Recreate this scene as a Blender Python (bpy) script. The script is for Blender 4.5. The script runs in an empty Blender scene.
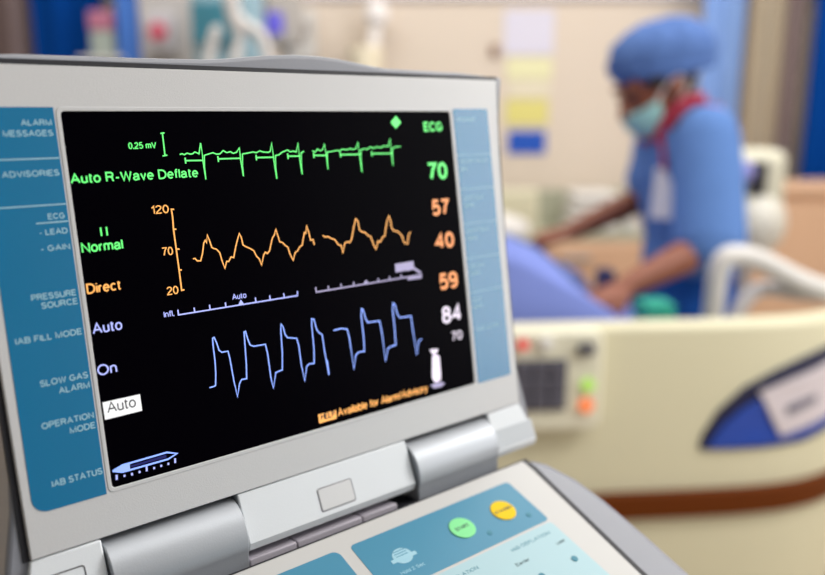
import bpy, bmesh, math, random
from mathutils import Vector, Matrix, Euler
PI = math.pi
random.seed(7)
SC = bpy.context.scene
COL = SC.collection
R = math.radians

# ------------------------------------------------------------------ camera
cam_d = bpy.data.cameras.new('camera')
cam = bpy.data.objects.new('camera', cam_d)
COL.objects.link(cam)
cam.location = (0, 0, 1.30)
cam.rotation_euler = (R(90 - 12.351), 0, 0)
cam_d.sensor_fit = 'HORIZONTAL'
cam_d.sensor_width = 36.0
cam_d.lens = 36.0 * 800.0 / 825.0
cam_d.clip_start = 0.01
cam_d.dof.use_dof = True
cam_d.dof.focus_distance = 0.359
cam_d.dof.aperture_fstop = 3.9
SC.camera = cam

# ------------------------------------------------------------------ world, light, exposure
w = bpy.data.worlds.new('world'); SC.world = w
w.use_nodes = True
bg = w.node_tree.nodes['Background']
bg.inputs['Color'].default_value = (0.86, 0.93, 1.0, 1)
bg.inputs['Strength'].default_value = 0.13

def area(name, loc, target, sx, sy, power, color):
    d = bpy.data.lights.new(name, 'AREA'); d.shape = 'RECTANGLE'; d.size = sx; d.size_y = sy
    d.energy = power; d.color = color
    o = bpy.data.objects.new(name, d); COL.objects.link(o); o.location = loc
    o.rotation_euler = (Vector(target) - Vector(loc)).to_track_quat('-Z', 'Y').to_euler()
    return o
area('ceiling_light', (-0.5, 2.2, 2.66), (-0.5, 2.2, 0), 1.6, 0.8, 22, (1.0, 0.985, 0.96))
area('ceiling_light', (1.2, 2.2, 2.66), (1.2, 2.2, 0), 1.6, 0.8, 27, (1.0, 0.985, 0.96))
area('ceiling_light', (0.8, 0.3, 2.66), (0.8, 0.3, 0), 1.6, 0.8, 14, (1.0, 0.99, 0.97))
area('added_grazing_light', (1.25, 0.80, 1.95), (0.1, 0.75, 1.0), 0.5, 0.5, 14, (1.0, 0.99, 0.97))  # unseen lamp added to grade the bezel brighter towards its right end
area('added_sheen_light', (2.42, 0.35, 1.5), (0, 0.35, 1.4), 1.5, 1.4, 23, (0.95, 0.98, 1.0))  # unseen source added for the sheen on the right label strip and bezel
SC.view_settings.view_transform = 'Standard'
SC.view_settings.look = 'None'
SC.view_settings.exposure = 0.0
SC.view_settings.gamma = 1.0
SC.view_settings.use_curve_mapping = False

# ------------------------------------------------------------------ materials
def lin(c):
    return tuple(((v/255)/12.92 if v/255 <= 0.04045 else (((v/255)+0.055)/1.055)**2.4) for v in c) + (1,)
def mat(name, rgb, rough=0.5, metal=0.0, spec=0.5, vary=0.0, scale=30.0, bump=0.0, bscale=200.0, coat=0.0):
    m = bpy.data.materials.new(name); m.use_nodes = True
    nt = m.node_tree; b = nt.nodes['Principled BSDF']
    b.inputs['Base Color'].default_value = lin(rgb)
    b.inputs['Roughness'].default_value = rough
    b.inputs['Metallic'].default_value = metal
    b.inputs['Specular IOR Level'].default_value = spec
    b.inputs['Coat Weight'].default_value = coat
    tc = nt.nodes.new('ShaderNodeTexCoord')
    if vary:
        n = nt.nodes.new('ShaderNodeTexNoise'); n.inputs['Scale'].default_value = scale; n.inputs['Detail'].default_value = 4
        nt.links.new(tc.outputs['Object'], n.inputs['Vector'])
        r = nt.nodes.new('ShaderNodeMix'); r.data_type = 'RGBA'
        c = lin(rgb)
        r.inputs['A'].default_value = tuple(x*(1-vary) for x in c[:3]) + (1,)
        r.inputs['B'].default_value = tuple(min(1, x*(1+vary)) for x in c[:3]) + (1,)
        nt.links.new(n.outputs['Fac'], r.inputs['Factor']); nt.links.new(r.outputs['Result'], b.inputs['Base Color'])
    if bump:
        n2 = nt.nodes.new('ShaderNodeTexNoise'); n2.inputs['Scale'].default_value = bscale; n2.inputs['Detail'].default_value = 3
        nt.links.new(tc.outputs['Object'], n2.inputs['Vector'])
        bp = nt.nodes.new('ShaderNodeBump'); bp.inputs['Strength'].default_value = bump; bp.inputs['Distance'].default_value = 0.002
        nt.links.new(n2.outputs['Fac'], bp.inputs['Height']); nt.links.new(bp.outputs['Normal'], b.inputs['Normal'])
    return m
def emat(name, rgb, strength, base=(5, 5, 8)):
    m = mat(name, base, 0.4)
    b = m.node_tree.nodes['Principled BSDF']
    b.inputs['Emission Color'].default_value = lin(rgb); b.inputs['Emission Strength'].default_value = strength
    return m

# ------------------------------------------------------------------ object helpers
def tag(o, label=None, cat=None, group=None, kind=None):
    if label: o['label'] = label
    if cat: o['category'] = cat
    if group: o['group'] = group
    if kind: o['kind'] = kind
    return o
def thing(name, label, cat, loc=(0, 0, 0), rz=0.0, group=None):
    o = bpy.data.objects.new(name, None); COL.objects.link(o)
    o.location = loc; o.rotation_euler = (0, 0, rz); o.empty_display_size = 0.05
    return tag(o, label, cat, group)
def link(name, bm, m, parent=None, bevel=0.0, seg=2, smooth=35, loc=None):
    me = bpy.data.meshes.new(name)
    bmesh.ops.recalc_face_normals(bm, faces=bm.faces)
    bm.to_mesh(me); bm.free()
    me.materials.append(m)
    if smooth:
        for p in me.polygons: p.use_smooth = True
        me.set_sharp_from_angle(angle=R(smooth))
    o = bpy.data.objects.new(name, me); COL.objects.link(o)
    if parent: o.parent = parent
    if loc: o.location = loc
    if bevel:
        md = o.modifiers.new('bevel', 'BEVEL'); md.width = bevel; md.segments = seg; md.limit_method = 'ANGLE'; md.angle_limit = R(40)
        md.harden_normals = False
    return o
def cat_rom(P, n=6):
    P = [Vector(p) for p in P]; out = []
    for i in range(len(P)-1):
        a = P[max(i-1, 0)]; b = P[i]; c = P[i+1]; d = P[min(i+2, len(P)-1)]
        for k in range(n):
            t = k/n
            out.append(0.5*((2*b) + (c-a)*t + (2*a-5*b+4*c-d)*t*t + (3*b-a-3*c+d)*t**3))
    out.append(P[-1]); return out
def add_prism(bm, pts, z0, z1, M=None):
    a = [bm.verts.new((x, y, z0)) for x, y in pts]; b = [bm.verts.new((x, y, z1)) for x, y in pts]
    n = len(pts)
    fs = [bm.faces.new(a), bm.faces.new(b)]
    for i in range(n): bm.faces.new((a[i], a[(i+1) % n], b[(i+1) % n], b[i]))
    if M is not None:
        bmesh.ops.transform(bm, matrix=M, verts=a+b)
    return bm
def prism(pts, z0, z1, M=None): return add_prism(bmesh.new(), pts, z0, z1, M)
def add_box(bm, c, s, M=None):
    x, y = s[0]/2, s[1]/2
    add_prism(bm, [(c[0]-x, c[1]-y), (c[0]+x, c[1]-y), (c[0]+x, c[1]+y), (c[0]-x, c[1]+y)], c[2]-s[2]/2, c[2]+s[2]/2, M); return bm
def box(c, s, M=None): return add_box(bmesh.new(), c, s, M)
def rrect(x0, y0, x1, y1, r, n=6, corners=(1, 1, 1, 1)):
    out = []
    for k, (cx, cy, a0) in enumerate(((x1-r, y1-r, 0), (x0+r, y1-r, 90), (x0+r, y0+r, 180), (x1-r, y0+r, 270))):
        if not corners[k] or r <= 0:
            out.append(((x1, y1), (x0, y1), (x0, y0), (x1, y0))[k]); continue
        for i in range(n+1):
            a = R(a0+90*i/n); out.append((cx+r*math.cos(a), cy+r*math.sin(a)))
    return out
def add_frame(bm, outer, inner, z0, z1, M=None):
    """a flat ring between two outlines with the same number of points"""
    n = len(outer); V = []
    for z in (z0, z1):
        for P in (outer, inner): V.append([bm.verts.new((x, y, z)) for x, y in P])
    o0, i0, o1, i1 = V
    for i in range(n):
        j = (i+1) % n
        bm.faces.new((o0[i], o0[j], i0[j], i0[i])); bm.faces.new((o1[i], o1[j], i1[j], i1[i]))
        bm.faces.new((o0[i], o0[j], o1[j], o1[i])); bm.faces.new((i0[i], i0[j], i1[j], i1[i]))
    if M is not None: bmesh.ops.transform(bm, matrix=M, verts=sum(V, []))
    return bm
def add_tube(bm, P, rad, n=12, smooth=0, flat=1.0, up=None, cap=True):
    """a round tube along a path; rad is one radius or one per point; rounded ends"""
    P = [Vector(p) for p in P]
    rr = [rad]*len(P) if not hasattr(rad, '__len__') else list(rad)
    if smooth:
        Q = cat_rom(P, smooth)
        q = []
        for i in range(len(P)-1):
            for k in range(smooth): q.append(rr[i] + (rr[i+1]-rr[i])*k/smooth)
        q.append(rr[-1]); P, rr = Q, q
    if cap:
        d0 = (P[0]-P[1]).normalized(); d1 = (P[-1]-P[-2]).normalized()
        pre = []; post = []
        for a in (80, 55, 28):
            pre.append((P[0]+d0*rr[0]*math.sin(R(a)), rr[0]*math.cos(R(a))))
            post.insert(0, (P[-1]+d1*rr[-1]*math.sin(R(a)), rr[-1]*math.cos(R(a))))
        P = [p for p, _ in pre]+P+[p for p, _ in post]; rr = [r for _, r in pre]+rr+[r for _, r in post]
    rings = []; ref = Vector(up) if up else None
    prev = None
    for i, p in enumerate(P):
        t = (P[min(i+1, len(P)-1)]-P[max(i-1, 0)]).normalized()
        if prev is None:
            g = ref or (Vector((0, 0, 1)) if abs(t.z) < 0.9 else Vector((1, 0, 0)))
            x = (g - t*g.dot(t)).normalized()
        else:
            x = (prev - t*prev.dot(t)).normalized()
        prev = x; y = t.cross(x)
        rings.append([bm.verts.new(p + x*rr[i]*flat*math.cos(2*PI*k/n) + y*rr[i]*math.sin(2*PI*k/n)) for k in range(n)])
    for a, b in zip(rings, rings[1:]):
        for k in range(n): bm.faces.new((a[k], a[(k+1) % n], b[(k+1) % n], b[k]))
    bm.faces.new(rings[0]); bm.faces.new(rings[-1])
    return bm
def tube(P, rad, n=12, smooth=0, **k): return add_tube(bmesh.new(), P, rad, n, smooth, **k)
def add_ell(bm, c, r, M=None, u=20, v=12):
    ret = bmesh.ops.create_uvsphere(bm, u_segments=u, v_segments=v, radius=1.0)
    T = Matrix.Translation(c) @ (M.to_4x4() if M else Matrix.Identity(4)) @ Matrix.Diagonal((r[0], r[1], r[2], 1))
    bmesh.ops.transform(bm, matrix=T, verts=ret['verts']); return ret['verts']
def add_cyl(bm, p0, p1, r0, r1=None, n=24):
    return add_tube(bm, [p0, p1], [r0, r0 if r1 is None else r1], n, cap=False)
def ring_loft(bm, rings, cap=True):
    V = [[bm.verts.new(p) for p in r] for r in rings]; n = len(rings[0])
    for a, b in zip(V, V[1:]):
        for k in range(n): bm.faces.new((a[k], a[(k+1) % n], b[(k+1) % n], b[k]))
    if cap: bm.faces.new(V[0]); bm.faces.new(V[-1])
    return bm
def remeshed(bm, voxel, it=4, fac=0.5):
    """merge overlapping closed volumes into one continuous skin"""
    me = bpy.data.meshes.new('tmp'); bmesh.ops.recalc_face_normals(bm, faces=bm.faces); bm.to_mesh(me); bm.free()
    o = bpy.data.objects.new('tmp', me); COL.objects.link(o)
    md = o.modifiers.new('r', 'REMESH'); md.mode = 'VOXEL'; md.voxel_size = voxel
    sm = o.modifiers.new('s', 'SMOOTH'); sm.factor = fac; sm.iterations = it
    dg = bpy.context.evaluated_depsgraph_get()
    me2 = bpy.data.meshes.new_from_object(o.evaluated_get(dg))
    out = bmesh.new(); out.from_mesh(me2)
    bpy.data.objects.remove(o); bpy.data.meshes.remove(me); bpy.data.meshes.remove(me2)
    return out
def ribbon(bm, P, wd, z0, z1, M, closed=False):
    """a flat mitred stroke of width wd"""
    P = [Vector(p) for p in P]; n = len(P); L = []; Rr = []
    for i in range(n):
        a = P[(i-1) % n] if (closed or i > 0) else P[i]; c = P[(i+1) % n] if (closed or i < n-1) else P[i]
        d1 = (P[i]-a); d2 = (c-P[i])
        if d1.length < 1e-9: d1 = d2
        if d2.length < 1e-9: d2 = d1
        d1 = d1.normalized(); d2 = d2.normalized()
        n1 = Vector((-d1.y, d1.x)); n2 = Vector((-d2.y, d2.x)); m = (n1+n2)
        m = n1 if m.length < 0.3 else m.normalized()
        k = 1/max(0.55, m.dot(n1))
        L.append(P[i]+m*wd/2*k); Rr.append(P[i]-m*wd/2*k)
    vs = [[bm.verts.new((q.x, q.y, z)) for q in S] for S in (L, Rr) for z in (z0, z1)]
    l0, l1, r0, r1 = vs
    rng = range(n) if closed else range(n-1)
    for i in rng:
        j = (i+1) % n
        bm.faces.new((l1[i], l1[j], r1[j], r1[i])); bm.faces.new((l0[i], l0[j], r0[j], r0[i]))
        bm.faces.new((l0[i], l0[j], l1[j], l1[i])); bm.faces.new((r0[i], r0[j], r1[j], r1[i]))
    if not closed:
        bm.faces.new((l0[0], l1[0], r1[0], r0[0])); bm.faces.new((l0[-1], l1[-1], r1[-1], r0[-1]))
    bmesh.ops.transform(bm, matrix=M, verts=sum(vs, []))
    return bm
# ------------------------------------------------------------------ a plain grotesque stroke alphabet (centre lines, capital height 1)
def arc(cx, cy, rx, ry, a0, a1, n=10):
    return [(cx+rx*math.cos(R(a0+(a1-a0)*k/n)), cy+ry*math.sin(R(a0+(a1-a0)*k/n))) for k in range(n+1)]
X = 0.72
def oval(x0, x1, y0, y1): return arc((x0+x1)/2, (y0+y1)/2, (x1-x0)/2, (y1-y0)/2, 90, 450, 20)
GL = {
 'A': (.68, [[(0, 0), (.34, 1), (.68, 0)], [(.12, .34), (.56, .34)]]),
 'B': (.58, [[(0, .53), (.34, .53)]+arc(.34, .765, .2, .235, -90, 90)[1:]+[(0, 1), (0, 0), (.34, 0)]+arc(.34, .265, .24, .265, -90, 90)[1:]]),
 'C': (.68, [arc(.35, .5, .35, .5, 38, 322, 18)]),
 'D': (.64, [[(0, 0), (0, 1), (.26, 1)]+arc(.26, .5, .38, .5, 90, -90, 12)[1:]+[(0, 0)]]),
 'E': (.52, [[(.52, 1), (0, 1), (0, 0), (.54, 0)], [(0, .53), (.48, .53)]]),
 'F': (.48, [[(.5, 1), (0, 1), (0, 0)], [(0, .5), (.42, .5)]]),
 'G': (.7, [arc(.35, .5, .35, .5, 42, 340, 18)+[(.69, .46), (.4, .46)]]),
 'H': (.6, [[(0, 0), (0, 1)], [(.6, 0), (.6, 1)], [(0, .53), (.6, .53)]]),
 'I': (.0, [[(0, 0), (0, 1)]]),
 'L': (.46, [[(0, 1), (0, 0), (.46, 0)]]),
 'M': (.72, [[(0, 0), (0, 1), (.36, .02), (.72, 1), (.72, 0)]]),
 'N': (.6, [[(0, 0), (0, 1), (.6, 0), (.6, 1)]]),
 'O': (.74, [oval(0, .74, 0, 1)]),
 'P': (.55, [[(0, 0), (0, 1), (.3, 1)]+arc(.3, .735, .25, .265, 90, -90)[1:]+[(0, .47)]]),
 'R': (.6, [[(0, 0), (0, 1), (.33, 1)]+arc(.33, .755, .23, .245, 90, -90)[1:]+[(0, .51)], [(.34, .5), (.48, .4), (.52, .1), (.58, 0)]]),
 'S': (.56, [arc(.28, .755, .25, .245, 25, 250, 12)+arc(.28, .265, .28, .265, 70, -160, 12)]),
 'T': (.58, [[(0, 1), (.58, 1)], [(.29, 1), (.29, 0)]]),
 'U': (.6, [[(0, 1), (0, .3)]+arc(.3, .3, .3, .3, 180, 360)[1:]+[(.6, 1)]]),
 'V': (.62, [[(0, 1), (.31, 0), (.62, 1)]]),
 'W': (.9, [[(0, 1), (.22, 0), (.45, .97), (.68, 0), (.9, 1)]]),
 'Y': (.62, [[(0, 1), (.31, .42), (.62, 1)], [(.31, .42), (.31, 0)]]),
 'a': (.46, [[(.03, .52)]+arc(.23, .53, .19, .19, 160, 0, 8)+[(.42, .1), (.49, 0)], [(.42, .42), (.2, .38)]+arc(.18, .19, .18, .19, 95, 270, 8)+[(.3, .03), (.42, .18)]]),
 'b': (.46, [[(0, 1), (0, 0)], oval(0, .46, 0, X)]),
 'c': (.42, [arc(.23, X/2, .23, X/2, 45, 315, 14)]),
 'd': (.46, [[(.46, 1), (.46, 0)], oval(0, .46, 0, X)]),
 'e': (.46, [[(.01, .38), (.46, .38)]+arc(.23, X/2, .23, X/2, 5, 315, 16)[1:]]),
 'f': (.22, [[(.09, 0), (.09, .84), (.13, .96), (.25, 1)], [(0, X), (.24, X)]]),
 'i': (.0, [[(0, 0), (0, X)], [(0, .9), (0, 1)]]),
 'l': (.0, [[(0, 0), (0, 1)]]),
 'm': (.7, [[(0, 0), (0, X)], [(0, .48)]+arc(.175, .52, .175, .2, 180, 0)+[(.35, 0)], [(.35, .5)]+arc(.525, .52, .175, .2, 180, 0)+[(.7, 0)]]),
 'n': (.4, [[(0, 0), (0, X)], [(0, .46)]+arc(.2, .51, .2, .21, 180, 0)+[(.4, 0)]]),
 'o': (.48, [oval(0, .48, 0, X)]),
 'r': (.22, [[(0, 0), (0, X)], [(0, .42), (.06, .62), (.22, X)]]),
 's': (.4, [arc(.2, .54, .18, .18, 25, 250, 10)+arc(.2, .185, .2, .185, 70, -160, 10)]),
 't': (.22, [[(.09, .92), (.09, .12), (.13, .02), (.24, .02)], [(0, X), (.24, X)]]),
 'u': (.4, [[(0, X), (0, .22)]+arc(.2, .21, .2, .21, 180, 360)+[(.4, X)], [(.4, 0), (.4, .3)]]),
 'v': (.42, [[(0, X), (.21, 0), (.42, X)]]),
 'y': (.42, [[(0, X), (.21, .02)], [(.42, X), (.18, -.16), (.1, -.24), (0, -.24)]]),
 '0': (.48, [oval(0, .48, 0, 1)]),
 '1': (.22, [[(0, .76), (.12, .82), (.22, 1), (.22, 0)]]),
 '2': (.48, [arc(.24, .74, .23, .26, 170, -30, 10)+[(.1, .22), (.0, 0), (.49, 0)]]),
 '4': (.5, [[(.38, 0), (.38, 1), (0, .3), (.5, .3)]]),
 '5': (.48, [[(.44, 1), (.1, 1), (.03, .5)]+arc(.23, .32, .26, .32, 125, -145, 14)]),
 '7': (.48, [[(0, 1), (.48, 1), (.28, .6), (.14, 0)]]),
 '8': (.48, [oval(.03, .45, .54, 1), oval(0, .48, 0, .54)]),
 '9': (.5, [oval(0, .48, .44, 1), [(.48, .72), (.49, .5)]+arc(.24, .36, .25, .36, 15, -130, 10)]),
 '.': (.04, [[(.02, -.09), (.02, .13)]]), '-': (.26, [[(0, .36), (.26, .36)]]), '/': (.3, [[(0, -.02), (.3, 1.02)]]),
}
def text_bm(s_, x0, x1, base, h, z0, th, M, weight=0.14):
    """lettering fitted between x0 and x1 on a baseline, capital height h"""
    pen_, parts = 0.0, []
    for ch in s_:
        if ch == ' ': pen_ += 0.36; continue
        adv, st = GL[ch]
        for L in st: parts.append([(pen_+x, y) for x, y in L])
        pen_ += adv + 0.085 + weight*0.8
    tot = pen_ - 0.085 - weight*0.8
    t = weight*h; sx = (x1-x0-t)/tot if tot > 0.01 else 1
    bm = bmesh.new()
    for L in parts:
        ribbon(bm, [(x0+t/2+x*sx, base+t/2+y*(h-t)) for x, y in L], t, z0, z0+th, M)
    return bm
# ------------------------------------------------------------------ palette
M_wall = mat('wall paint', (224, 209, 192), 0.75, vary=0.03, scale=3)
M_wall2 = mat('side wall paint', (222, 212, 198), 0.8, vary=0.03, scale=3)
M_ceil = mat('ceiling white', (235, 235, 230), 0.9)
M_floor = mat('vinyl floor', (196, 178, 158), 0.45, vary=0.08, scale=8)
M_trim = mat('lilac rail', (222, 218, 226), 0.5)
M_bezel = mat('bezel plastic', (206, 206, 207), 0.33, bump=0.06, bscale=1500)
M_shell = mat('grey shell plastic', (140, 142, 150), 0.35, bump=0.05, bscale=900)
M_shell2 = mat('pale step plastic', (180, 185, 190), 0.4)
M_gasket = mat('dark seam', (24, 24, 32), 0.6)
M_teal = mat('teal label film', (0, 116, 164), 0.26, spec=0.9, bump=0.03, bscale=2500)
M_print = mat('pale print', (156, 200, 216), 0.5)
M_screen = mat('black display glass', (2, 1, 5), 0.3, spec=0.015)
M_silver = mat('brushed silver hinge', (174, 178, 184), 0.46, metal=0.45, bump=0.04, bscale=1200)
M_block = mat('white hinge plastic', (216, 220, 224), 0.4, bump=0.04, bscale=1500)
M_pad = mat('keypad white', (196, 195, 193), 0.4, bump=0.03, bscale=1500)
M_padblue = mat('keypad blue film', (66, 136, 166), 0.4)
M_padlight = mat('keypad pale blue film', (166, 198, 206), 0.4)
M_green = mat('green key', (126, 222, 146), 0.4)
M_yellow = mat('yellow key', (236, 196, 0), 0.5, spec=0.2)
M_ink = mat('dark ink', (52, 74, 78), 0.6)
M_inkteal = mat('teal ink', (62, 130, 150), 0.6)
M_cart = mat('cart body', (176, 178, 182), 0.5)
M_rubber = mat('black rubber', (22, 22, 24), 0.7)
M_cream = mat('cream bed plastic', (212, 206, 176), 0.5, vary=0.02, scale=4)
M_cream2 = mat('pale control panel plastic', (220, 216, 194), 0.5)
M_brown = mat('brown bumper rubber', (98, 44, 0), 0.6, spec=0.15, vary=0.05, scale=6)
M_keygrey = mat('grey key pad', (66, 64, 76), 0.6)
M_key = mat('dark grey keys', (84, 82, 94), 0.6)
M_dark = mat('near black plastic', (24, 22, 34), 0.5)
M_blueh = mat('blue grip insert', (26, 66, 160), 0.35, vary=0.15, scale=9)
M_navyrim = mat('navy grip rim', (18, 22, 60), 0.45)
M_label = mat('greyish white label', (206, 196, 200), 0.55)
M_white = mat('white plastic', (226, 224, 220), 0.45)
M_whiteh = mat('white enamel tube', (210, 206, 202), 0.4)
M_cloth = mat('scrub cloth', (92, 126, 184), 0.85, spec=0.08, vary=0.08, scale=18, bump=0.3, bscale=60)
M_trous = mat('trouser cloth', (26, 72, 144), 0.85, spec=0.08, vary=0.08, scale=18, bump=0.3, bscale=60)
M_cap = mat('cap cloth', (84, 112, 168), 0.85, spec=0.08, vary=0.08, scale=22, bump=0.5, bscale=45)
M_mask = mat('mask cloth', (158, 206, 200), 0.8)
M_skin = mat('skin', (136, 76, 52), 0.5, vary=0.06, scale=30)
M_hair = mat('dark hair', (28, 14, 12), 0.6)
M_collar = mat('crimson trim', (176, 44, 72), 0.8)
M_badge = mat('badge white', (222, 220, 226), 0.4)
M_blanket = mat('lilac blue blanket', (116, 130, 194), 0.9, spec=0.08, vary=0.10, scale=7, bump=0.4, bscale=40)
M_sheet = mat('white linen', (226, 222, 216), 0.9, bump=0.3, bscale=40)
M_curl = mat('light blue curtain', (132, 164, 220), 0.85, spec=0.08, vary=0.05, scale=6)
M_curb = mat('beige curtain', (174, 160, 138), 0.85, spec=0.08, vary=0.05, scale=6)
M_curd = mat('dark blue curtain', (0, 66, 148), 0.8, spec=0.08, vary=0.05, scale=6)
M_curg = mat('slate blue curtain', (122, 138, 194), 0.85, spec=0.08, vary=0.05, scale=6)
M_curgr = mat('brown grey curtain', (128, 112, 112), 0.85, spec=0.08, vary=0.05, scale=6)
M_wood = mat('peach laminate', (222, 180, 146), 0.5, vary=0.03, scale=5)
M_teallcd = emat('lilac lit lamp', (120, 110, 240), 0.8)
E_green = emat('green display light', (104, 250, 122), 1.35)
E_orange = emat('orange display light', (255, 178, 92), 1.35)
E_lav = emat('lavender display light', (176, 184, 255), 1.25)
E_blue = emat('blue display light', (138, 168, 255), 1.5)
E_white = emat('white display light', (255, 255, 255), 1.0)
E_lgreen = emat('green lamp', (180, 228, 96), 1.0)
E_lorange = emat('orange lamp', (255, 132, 72), 1.1)
E_lred = emat('red lamp', (250, 40, 50), 0.9)
E_navy = emat('navy display light', (18, 22, 110), 0.8)
E_grey = emat('grey violet display light', (190, 180, 220), 0.9)
E_num = emat('pale number light', (240, 228, 245), 1.25)
E_orn = emat('orange number light', (255, 162, 96), 1.3)

# ------------------------------------------------------------------ the room
def struct(name, bm, m, **k): return tag(link(name, bm, m, smooth=0, **k), kind='structure')
struct('floor', box((0, 1.0, -0.05), (5.0, 5.6, 0.1)), M_floor)
struct('ceiling', box((0, 1.0, 2.75), (5.0, 5.6, 0.1)), M_ceil)
struct('wall_back', box((0, 3.45, 1.35), (5.0, 0.1, 2.7)), M_wall)
struct('wall_left', box((-2.5, 0.8, 1.35), (0.1, 5.2, 2.7)), M_wall2)
struct('wall_right', box((2.5, 0.8, 1.35), (0.1, 5.2, 2.7)), M_wall2)
struct('trim_1', box((0.2, 3.392, 1.785), (4.4, 0.03, 0.08)), M_trim, bevel=0.006)
struct('baseboard_back', box((0, 3.39, 0.05), (4.8, 0.02, 0.1)), M_trim)

# ------------------------------------------------------------------ the balloon pump console in front
# lid coordinates (mm): x across the display, y up the display, z out of it; display centre is the origin
TILT, SLOPE = 0.157111, 0.310254
s, c = math.sin(TILT), math.cos(TILT)
LID = Matrix(((1, 0, 0, 0), (0, s, -c, 0), (0, c, s, 1.22271), (0, 0, 0, 1))) @ Matrix.Diagonal((.001, .001, .001, 1))
# keypad coordinates (mm): x across, y away from the operator (0 at the hinge), z up off the keys
p0 = LID @ Vector((0, -128.5, 13))
s2, c2 = math.sin(SLOPE), math.cos(SLOPE)
PAD = Matrix(((1, 0, 0, p0.x), (0, c2, -s2, p0.y), (0, s2, c2, p0.z), (0, 0, 0, 1))) @ Matrix.Diagonal((.001, .001, .001, 1))
pump = thing('balloon_pump_console', 'pale grey medical pump console with hinged lit display and blue keypad in the foreground', 'medical monitor',
             (-0.052996, 0.38807, 0), 0.685588)

# --- lid shell
RO = [(153, 99.5), (150.5, 87), (147.2, 68), (145.2, 53), (144.2, 38), (143.8, 17), (143.2, -11), (142.9, -42), (142.9, -62), (144.6, -78), (149.2, -100), (152.5, -121)]
top = [(118, 101.6), (67, 102.2), (58, 103.0), (47, 104.5), (36, 106.0), (24, 106.9), (10, 107.0), (-4, 106.2), (-14, 105.2), (-25, 103.9), (-38, 102.8), (-70, 102.2), (-118, 101.8)]
outline = [(112.5, -121), (112.5, -98.5), (-112.5, -98.5), (-112.5, -121)] + [(-x, y) for x, y in RO[::-1]] + top[::-1] + RO
bm = prism(outline, -46, -2.2, LID)
link('display_shell', bm, M_shell, pump, bevel=0.0022, seg=3)
gk = [(-x, y) for x, y in ()]
bm = prism([(-142.6, -98.8), (142.3, -98.8), (142.9, -60), (143.0, 0), (145.2, 60), (147.4, 99.4), (-147.4, 99.4), (-145.2, 60), (-143.2, 0), (-143.2, -60)], -4, -1.5, LID)
link('seam_gasket', bm, M_gasket, pump)
# --- front bezel with the display opening
outer = [(141.0, -98.3), (141.0, -60), (141.1, 0), (142.6, 55), (144.6, 85), (145.6, 97.2), (0, 97.2), (-145.6, 97.0), (-144.6, 85), (-142.6, 55), (-141.2, 0), (-140.6, -60), (-140.2, -98.3), (0, -98.3)]
inner = [(105.6, -78.9), (105.6, -50), (105.6, 0), (105.6, 45), (105.6, 68), (105.6, 78.9), (0, 78.9), (-105.6, 78.9), (-105.6, 68), (-105.6, 45), (-105.6, 0), (-105.6, -50), (-105.6, -78.9), (0, -78.9)]
bm = add_frame(bmesh.new(), outer, inner, -3, 0, LID)
link('display_bezel', bm, M_bezel, pump, bevel=0.0006)
lip = add_frame(bmesh.new(), rrect(-107.2, -80.5, 107.2, 80.5, 2.6), rrect(-105.4, -78.7, 105.4, 78.7, 1.6), -0.3, 0.25, LID)
link('bezel_lip', lip, M_bezel, pump, bevel=0.0003)
screen = link('screen', prism(rrect(-105.5, -78.8, 105.5, 78.8, 1.2), -2.5, -0.3, LID), M_screen, pump)
Z0, Z1 = -0.29, -0.2
def shape(name, pts, m): return link(name, prism(pts, Z0, Z1, LID), m, screen, smooth=0)
def trace(name, lines, wd, m, z=0.0):
    b = bmesh.new()
    for L in lines: ribbon(b, L, wd, Z0, Z1+z, LID)
    return link(name, b, m, screen, smooth=0)
def word(name, s_, x0, x1, y, h, m, bold=0.14, par=None, z0=-0.29, th=0.1, M=LID):
    return link(name, text_bm(s_, x0, x1, y, h, z0, th, M, bold), m, par or screen, smooth=0)
ecg1=[(-57.1,59.8),(-55.9,60.1),(-55.0,59.6),(-53.6,60.3),(-52.2,59.8),(-51.0,59.9),(-49.9,60.7),(-49.0,60.3),(-48.0,59.8),(-46.6,64.6),(-46.5,56.3),(-46.2,48.2),(-45.6,59.0),(-43.7,59.5),(-41.2,60.1),(-39.6,59.4),(-37.9,59.4),(-36.0,60.9),(-34.3,59.9),(-32.5,60.3),(-31.2,59.5),(-29.4,59.9),(-27.7,61.9),(-27.7,55.6),(-27.3,48.7),(-26.5,59.0),(-22.8,59.5),(-20.8,59.8),(-19.2,59.4),(-17.2,60.2),(-15.4,59.6),(-12.7,59.4),(-11.7,59.8),(-10.4,63.8),(-10.2,55.0),(-9.8,46.6),(-9.1,57.8),(-7.2,58.0),(-5.1,59.3),(-2.1,60.2),(-0.6,59.2),(0.8,59.6),(2.7,59.1),(4.2,63.4),(4.2,55.3),(4.6,48.1),(5.4,58.6),(7.1,59.3)]
ecg2=[(11.9,59.3),(13.7,58.7),(15.1,60.2),(16.6,59.2),(18.2,60.0),(19.5,62.6),(19.9,57.3),(20.0,49.8),(20.7,58.5),(24.3,58.8),(26.9,59.2),(28.1,58.6),(29.7,59.7),(32.9,59.2),(34.9,59.9),(36.6,59.3),(38.4,59.8),(40.2,62.9),(40.4,54.9),(40.8,47.5),(41.6,59.0),(44.0,59.6),(45.5,59.0),(47.9,60.4),(49.6,59.5),(52.0,60.3),(54.7,59.7),(56.6,60.7),(59.6,60.3),(61.3,64.3),(61.4,57.8),(61.6,50.2),(62.3,59.1),(65.0,60.1),(67.9,59.9)]
bars=[[(-54.8,57.0),(-46.4,56.8)],[(-39.0,57.2),(-28.0,57.1)],[(-19.5,57.1),(-10.0,57.0)],[(-2.3,57.2),(4.8,57.0)],[(12.5,57.1),(20.3,56.8)],[(28.5,56.9),(40.9,56.7)],[(48.3,56.8),(61.7,56.5)]]
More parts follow.
